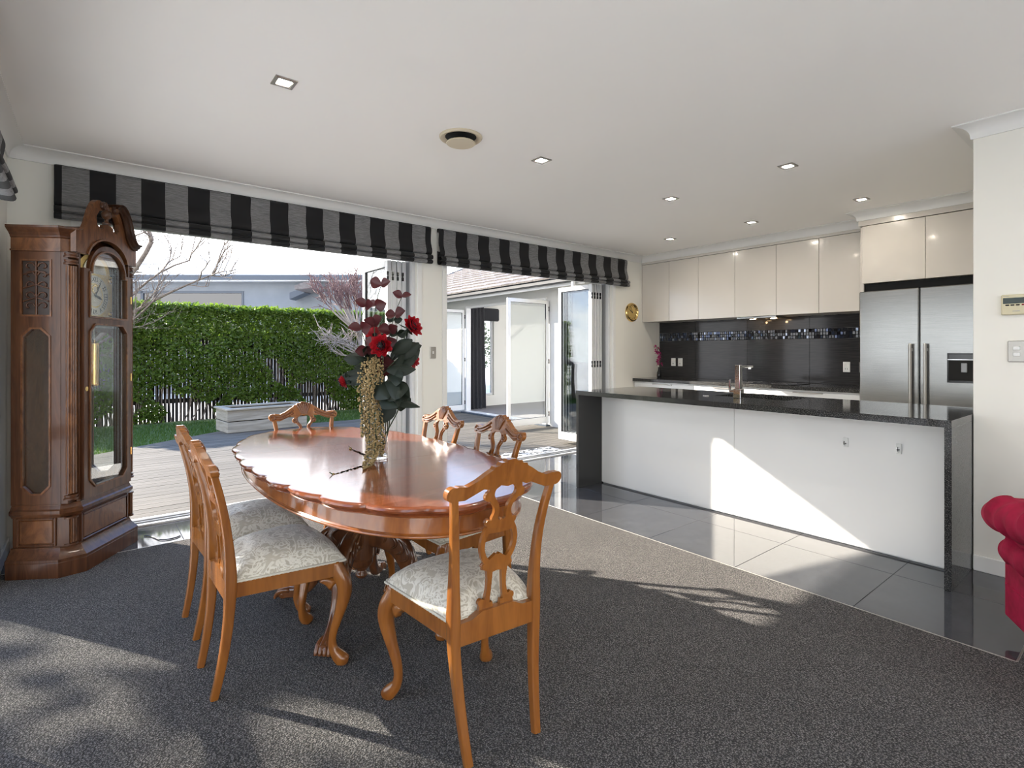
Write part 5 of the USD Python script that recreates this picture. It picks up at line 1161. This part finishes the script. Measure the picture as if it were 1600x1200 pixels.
# fence of dark pickets
fn_ = thing('picket_fence', 'dark timber picket fence with narrow bright gaps behind the hedge', 'fence', (0, 12.62, 0))
x = -1.2
while x < 6.35:
    w = .050 + rd.uniform(-.004, .004)
    obj('picket', mv(rbox(-w / 2, w / 2, -.012, .012, -.12, 1.70 + rd.uniform(-.01, .01), .003), (x, 0, 0)), 'picket', fn_, smooth=False); x += w + .0165
for z in (.25, 1.35): obj('rail', rbox(-1.3, 6.36, .013, .055, z, z + .09, .003), 'picket', fn_)
hg = thing('hedge', 'clipped green leafy hedge climbing over the fence along the lawn', 'hedge', (0, 0, 0), 0, None, 'stuff')
n = 46000; X = nr.uniform(-1.6, 6.36, n); Z = nr.uniform(-.08, 2.24, n); Y = 12.52 - nr.uniform(0, 1, n) ** .6 * (.10 + .30 * np.clip((Z + .1) / 1.0, .15, 1) * meshkit.noise(np.stack([X * 1.6, Z * 1.6, X * 0], 1), 3))
cover = meshkit.fbm(np.stack([X * 2.2, Z * 2.0, X * 0 + 5], 1), 3, 9)
keep = cover > np.interp(Z, [-.1, .15, .45, .9, 1.5, 1.7], [.58, .47, .36, .31, .28, .0])
P1 = np.stack([X, Y, Z], 1)[keep]
n2 = 9000; P2 = np.stack([nr.uniform(-1.6, 6.36, n2), nr.uniform(12.2, 12.95, n2), 2.12 + .10 * nr.uniform(0, 1, n2) ** 1.5 + .05 * nr.uniform(size=n2)], 1)
n3 = 9000; P3 = np.stack([nr.uniform(-1.6, 6.36, n3), nr.uniform(12.7, 12.95, n3), nr.uniform(1.5, 2.2, n3)], 1)
obj('leaves', cloud(np.vstack([P1, P2, P3]), .085), 'hedge_leaf', hg, smooth=False, kind='stuff')
st = []
for _ in range(150):
    x_ = rd.uniform(-1.2, 6.3); z1 = rd.uniform(.9, 2.0); st.append(tube(spline([(x_, 12.55, -.12), (x_ + rd.gauss(0, .1), 12.5 - rd.uniform(0, .1), z1 * .5), (x_ + rd.gauss(0, .25), 12.5, z1)], 6), [.012, .010, .009, .007, .005, .003], 5))
obj('stems', st, 'bark', hg, smooth=True, kind='stuff')
# planter box
pa = math.radians(6)
pb_ = thing('planter_box', 'weathered timber planter box standing at the edge of the deck', 'planter', (1.74, 9.50, DZ), pa)
PW, PD = 1.30, .62
for r in range(2):
    z0, z1 = .004 + r * .188, .178 + r * .188
    obj('board', rbox(0, PW, 0, .03, z0, z1, .004), 'planter_board', pb_); obj('board', rbox(0, PW, PD - .03, PD, z0, z1, .004), 'planter_board', pb_)
    obj('board', rbox(0, .03, .031, PD - .031, z0, z1, .004), 'planter_board', pb_); obj('board', rbox(PW - .03, PW, .031, PD - .031, z0, z1, .004), 'planter_board', pb_)
for b in ((-.03, PW + .03, -.03, .09), (-.03, PW + .03, PD - .09, PD + .03), (-.03, .09, .0902, PD - .0902), (PW - .09, PW + .03, .0902, PD - .0902)): obj('rim_board', rbox(*b, .3705, .40, .004), 'planter_board', pb_)
obj('soil', bx(.03, PW - .03, .03, PD - .03, .004, .27), 'soil', pb_)
# trees
def grow(p, d, L, r, depth, out, bend=.25, lift=.12, kids=(3, 5), shrink=(.5, .75), spread=.7):
    n = 6; pts = [np.array(p, float)]; d = np.array(d, float) / np.linalg.norm(d)
    for i in range(n - 1):
        d = d + np.array([rd.gauss(0, bend), rd.gauss(0, bend), rd.gauss(0, bend) + lift]) * .5; d /= np.linalg.norm(d); pts.append(pts[-1] + d * L / (n - 1))
    out.setdefault(depth, []).append(tube(pts, np.linspace(r * 1.5, r * .8, n), 6 if r > .012 else 4))
    if depth > 0:
        for _ in range(rd.randint(*kids)):
            i = rd.randint(1, n - 1); a = rd.uniform(0, 2 * PI); s = np.cross(d, [math.cos(a), math.sin(a), .3]); s /= np.linalg.norm(s) + 1e-9
            grow(pts[i], d + s * spread, L * rd.uniform(*shrink), r * .5, depth - 1, out, bend, lift, kids, shrink, spread)
def limb(pts, r0, r1, out, lev, tw=8, L=.7, dirn=None):
    c = smoothc(pts, 14); out.setdefault(9, []).append(tube(c, np.linspace(r0, r1, 14), 8))
    for k in range(tw):
        i = rd.randint(3, 13); t_ = c[min(13, i + 1)] - c[max(0, i - 1)]; t_ /= np.linalg.norm(t_); s = np.cross(t_, nr.normal(size=3)); s /= np.linalg.norm(s)
        grow(c[i], t_ * .9 + s * .8 + [0, 0, .25], L * rd.uniform(.5, 1.2), r1 * .8, lev, out)
out = {}
T0 = at(70, 660, 8.4); T0[2] = -.12; T1 = at(95, 585, 8.4)
limb([T0, T1 * .5 + T0 * .5 + [.05, 0, 0], T1], .10, .08, out, 1, 0)
limb([T1, at(205, 490, 9.4), at(270, 455, 9.3), at(330, 430, 9.2)], .05, .010, out, 2, 11, .8)
limb([T1, at(150, 520, 9.7), at(205, 462, 9.7), at(252, 425, 9.7), at(296, 407, 9.7)], .045, .010, out, 2, 11, .8)
limb([T1, at(150, 490, 9.2), at(205, 428, 9.1), at(237, 377, 9.0)], .045, .034, out, 2, 3, .5)
limb([T1, at(110, 480, 9.8), at(160, 390, 9.9), at(190, 320, 10)], .05, .014, out, 2, 10, 1.0)
limb([T1, at(70, 480, 9.8), at(40, 380, 9.9), at(60, 280, 10)], .05, .014, out, 2, 9, 1.0)
limb([T1, at(150, 540, 9.4), at(230, 480, 9.3), at(262, 440, 9.5)], .03, .008, out, 2, 8, .8)
bt = thing('bare_tree', 'bare leafless tree reaching thin branches in from beside the tall clock', 'tree')
obj('trunk', out.pop(9), 'bark', bt, smooth=True); obj('twigs', [m for k_ in sorted(out) for m in out[k_]], 'bark', bt, smooth=True, kind='stuff')
# pollarded ornamental tree before the hedge
ot = thing('ornamental_tree', 'small bare pollarded tree with a rounded purplish crown before the hedge', 'tree')
B0 = at(574, 640, 11.45); B0[2] = -.12; B1 = at(560, 520, 11.5); tr_ = []; cr_ = []; lw_ = []
tr_.append(tube(smoothc([B0, at(572, 580, 11.45), at(566, 550, 11.5), B1], 12), np.linspace(.075, .05, 12), 8))
cc = at(540, 448, 11.6)
for k in range(15):
    a = k * 2.4; e0 = cc + RT * (.62 * math.cos(a) * (.35 + .65 * ((k * 7) % 15) / 15)) + FW * (.45 * math.sin(a)) + [0, 0, -.25 + .2 * rd.random()]
    mid = B1 * .55 + e0 * .45 + np.array([0, 0, -.06]); main = smoothc([B1 + nr.normal(size=3) * .03, mid, e0], 9)
    tr_.append(tube(main, np.linspace(.026, .013, 9), 6))
    for _ in range(11):
        q = main[rd.randint(5, 8)]; ax_ = q - (B1 + [0, 0, -.25]); ax_ /= np.linalg.norm(ax_); d = ax_ + nr.normal(size=3) * .38; d /= np.linalg.norm(d)
        e = q + d * rd.uniform(.28, .50); w = (e - cc) / np.array([.80, .80, .62]); lw2 = np.linalg.norm(w); e = cc + (e - cc) * min(1.0, 1.0 / lw2)
        c = smoothc([q, (q + e) / 2 + nr.normal(size=3) * .03, e], 7); cr_.append(tube(c, np.linspace(.011, .005, 7), 4))
        for _2 in range(3):
            i = rd.randint(3, 6); dd = c[i] - c[i - 1]; dd /= np.linalg.norm(dd) + 1e-9; e2 = c[i] + (dd + nr.normal(size=3) * .45) * rd.uniform(.10, .22); cr_.append(tube([c[i], (c[i] + e2) / 2 + nr.normal(size=3) * .012, e2], [.007, .006, .004], 4))
lc = at(532, 525, 11.3)
for k in range(9):
    e = lc + RT * rd.uniform(-.52, .35) + FW * rd.uniform(-.2, .2) + [0, 0, rd.uniform(-.22, .25)]; lm = smoothc([at(567, 555, 11.45), (at(567, 555, 11.45) + e) / 2 + nr.normal(size=3) * .08, e], 9); lw_.append(tube(lm, np.linspace(.020, .008, 9), 6))
    for _ in range(22):
        p = lm[rd.randint(3, 8)]; d = nr.normal(size=3) * .10 + (e - at(567, 555, 11.45)) * .15; lw_.append(tube([p, p + d * .5 + nr.normal(size=3) * .03, p + d + nr.normal(size=3) * .03], [.008, .006, .004], 4))
obj('trunk', tr_, 'bark_pale', ot, smooth=True); obj('crown', cr_, 'twig_purple', ot, smooth=True, kind='stuff'); obj('lower_twigs', lw_, 'bark_pale', ot, smooth=True, kind='stuff')
def leafy(name, label, base, crowns, n, size, mat='shrub_leaf'):
    t = thing(name, label, 'tree' if name.endswith('tree') else 'shrub'); base = np.array(base, float)
    P_ = []
    for (c, r) in crowns:
        u = nr.normal(size=(n, 3)); u /= np.linalg.norm(u, axis=1, keepdims=True); P_.append(np.array(c) + u * np.array(r) * (nr.uniform(0, 1, n)[:, None] ** .4))
    obj('trunk', tube(spline([base, base * .5 + np.array(crowns[0][0]) * .5 + [.1, 0, 0], crowns[0][0]], 8), np.linspace(.10, .04, 8) if name.endswith('tree') else np.linspace(.02, .008, 8), 8), 'bark', t, smooth=True)
    obj('foliage', cloud(np.vstack(P_), size), mat, t, smooth=False, kind='stuff')
leafy('evergreen_tree', 'dense evergreen tree beside the house, outside the frame', (-4.6, 9.6, -.12), [((-4.5, 9.3, 3.7), (1.0, 1.2, 1.1)), ((-3.9, 9.9, 3.0), (.8, .8, .7)), ((-5.2, 9.0, 4.6), (.9, .9, .8)), ((-4.9, 10.4, 4.4), (.9, .9, .8))], 75, .30)
leafy('green_shrub', 'bright green shrub seen through the wing room window', (7.5, 11.6, -.12), [((7.5, 11.6, 1.0), (.6, .5, .9)), ((8.1, 11.9, 1.5), (.6, .5, 1.0))], 1600, .10)
# neighbouring house
NF = 18.0; na = math.atan2(RT[1], RT[0]); o3 = FW * NF
nh = thing('neighbour_house', 'grey rendered house with a dark flat roof edge beyond the hedge', 'house', (o3[0], o3[1], 0), na)
ux = lambda u: (u - 800) / F_PX * NF
vz_ = lambda v: CAM_H - (v - HORIZON) / F_PX * NF
wallp = sbox(-26, -.14, ux(592), vz_(440)).difference(sbox(ux(150), 1.2, ux(381), vz_(455)))
obj('wall', mv(xz(ext(wallp, .2)), (0, .2, 0)), 'render_grey', nh, smooth=False)
obj('roof_edge', rbox(-26.4, ux(600), -.45, 6, vz_(440), vz_(432), .02), 'slate', nh); obj('eave_lining', bx(-26.3, ux(599), -.42, 0, vz_(441), vz_(440)), 'soffit', nh)
wf_ = obj('window_frame', [mv(ring(ux(150), ux(381), 1.2, vz_(455), .07, -.02, .06))] + [rbox(ux(222) - .045, ux(222) + .045, -.02, .06, 1.2, vz_(455), .003)], 'slate', nh)
for a, b in ((150, 222), (222, 381)): obj('pane', rbox(ux(a) + .05, ux(b) - .05, .02, .03, 1.25, vz_(456), .001), 'dark_pane', wf_, smooth=False)
obj('room_backing', bx(-26, ux(592), 3.2, 3.3, -.1, vz_(441)), 'curtain', nh); obj('back_block', bx(-26, ux(592), 3.4, 6, -.1, vz_(441)), 'render_grey', nh)
pf = np.array([(ux(463), vz_(470)), (ux(463), vz_(460)), (ux(483), vz_(453)), (ux(486), vz_(460))])
obj('porch_fascia', mv(xz(ext(Polygon(pf), .5)), (0, -.05, 0)), 'slate', nh, smooth=False)
pf = np.array([(ux(484), vz_(459)), (ux(483.5), vz_(453.5)), (ux(500), vz_(447)), (ux(512), vz_(449)), (ux(512), vz_(457))])
obj('porch_roof', mv(xz(ext(Polygon(pf), 1.2)), (0, -.05, 0)), 'roof_tile', nh, smooth=False)
# doormat
dm = thing('doormat', 'patterned black and white doormat on the deck outside the kitchen opening', 'doormat', (4.50, 5.20, DZ + .0005), 0)
obj('mat', mv(ext(sbox(-.45, -.17, .45, .17).buffer(.02, quad_segs=4), .012)), 'mat_rubber', dm)
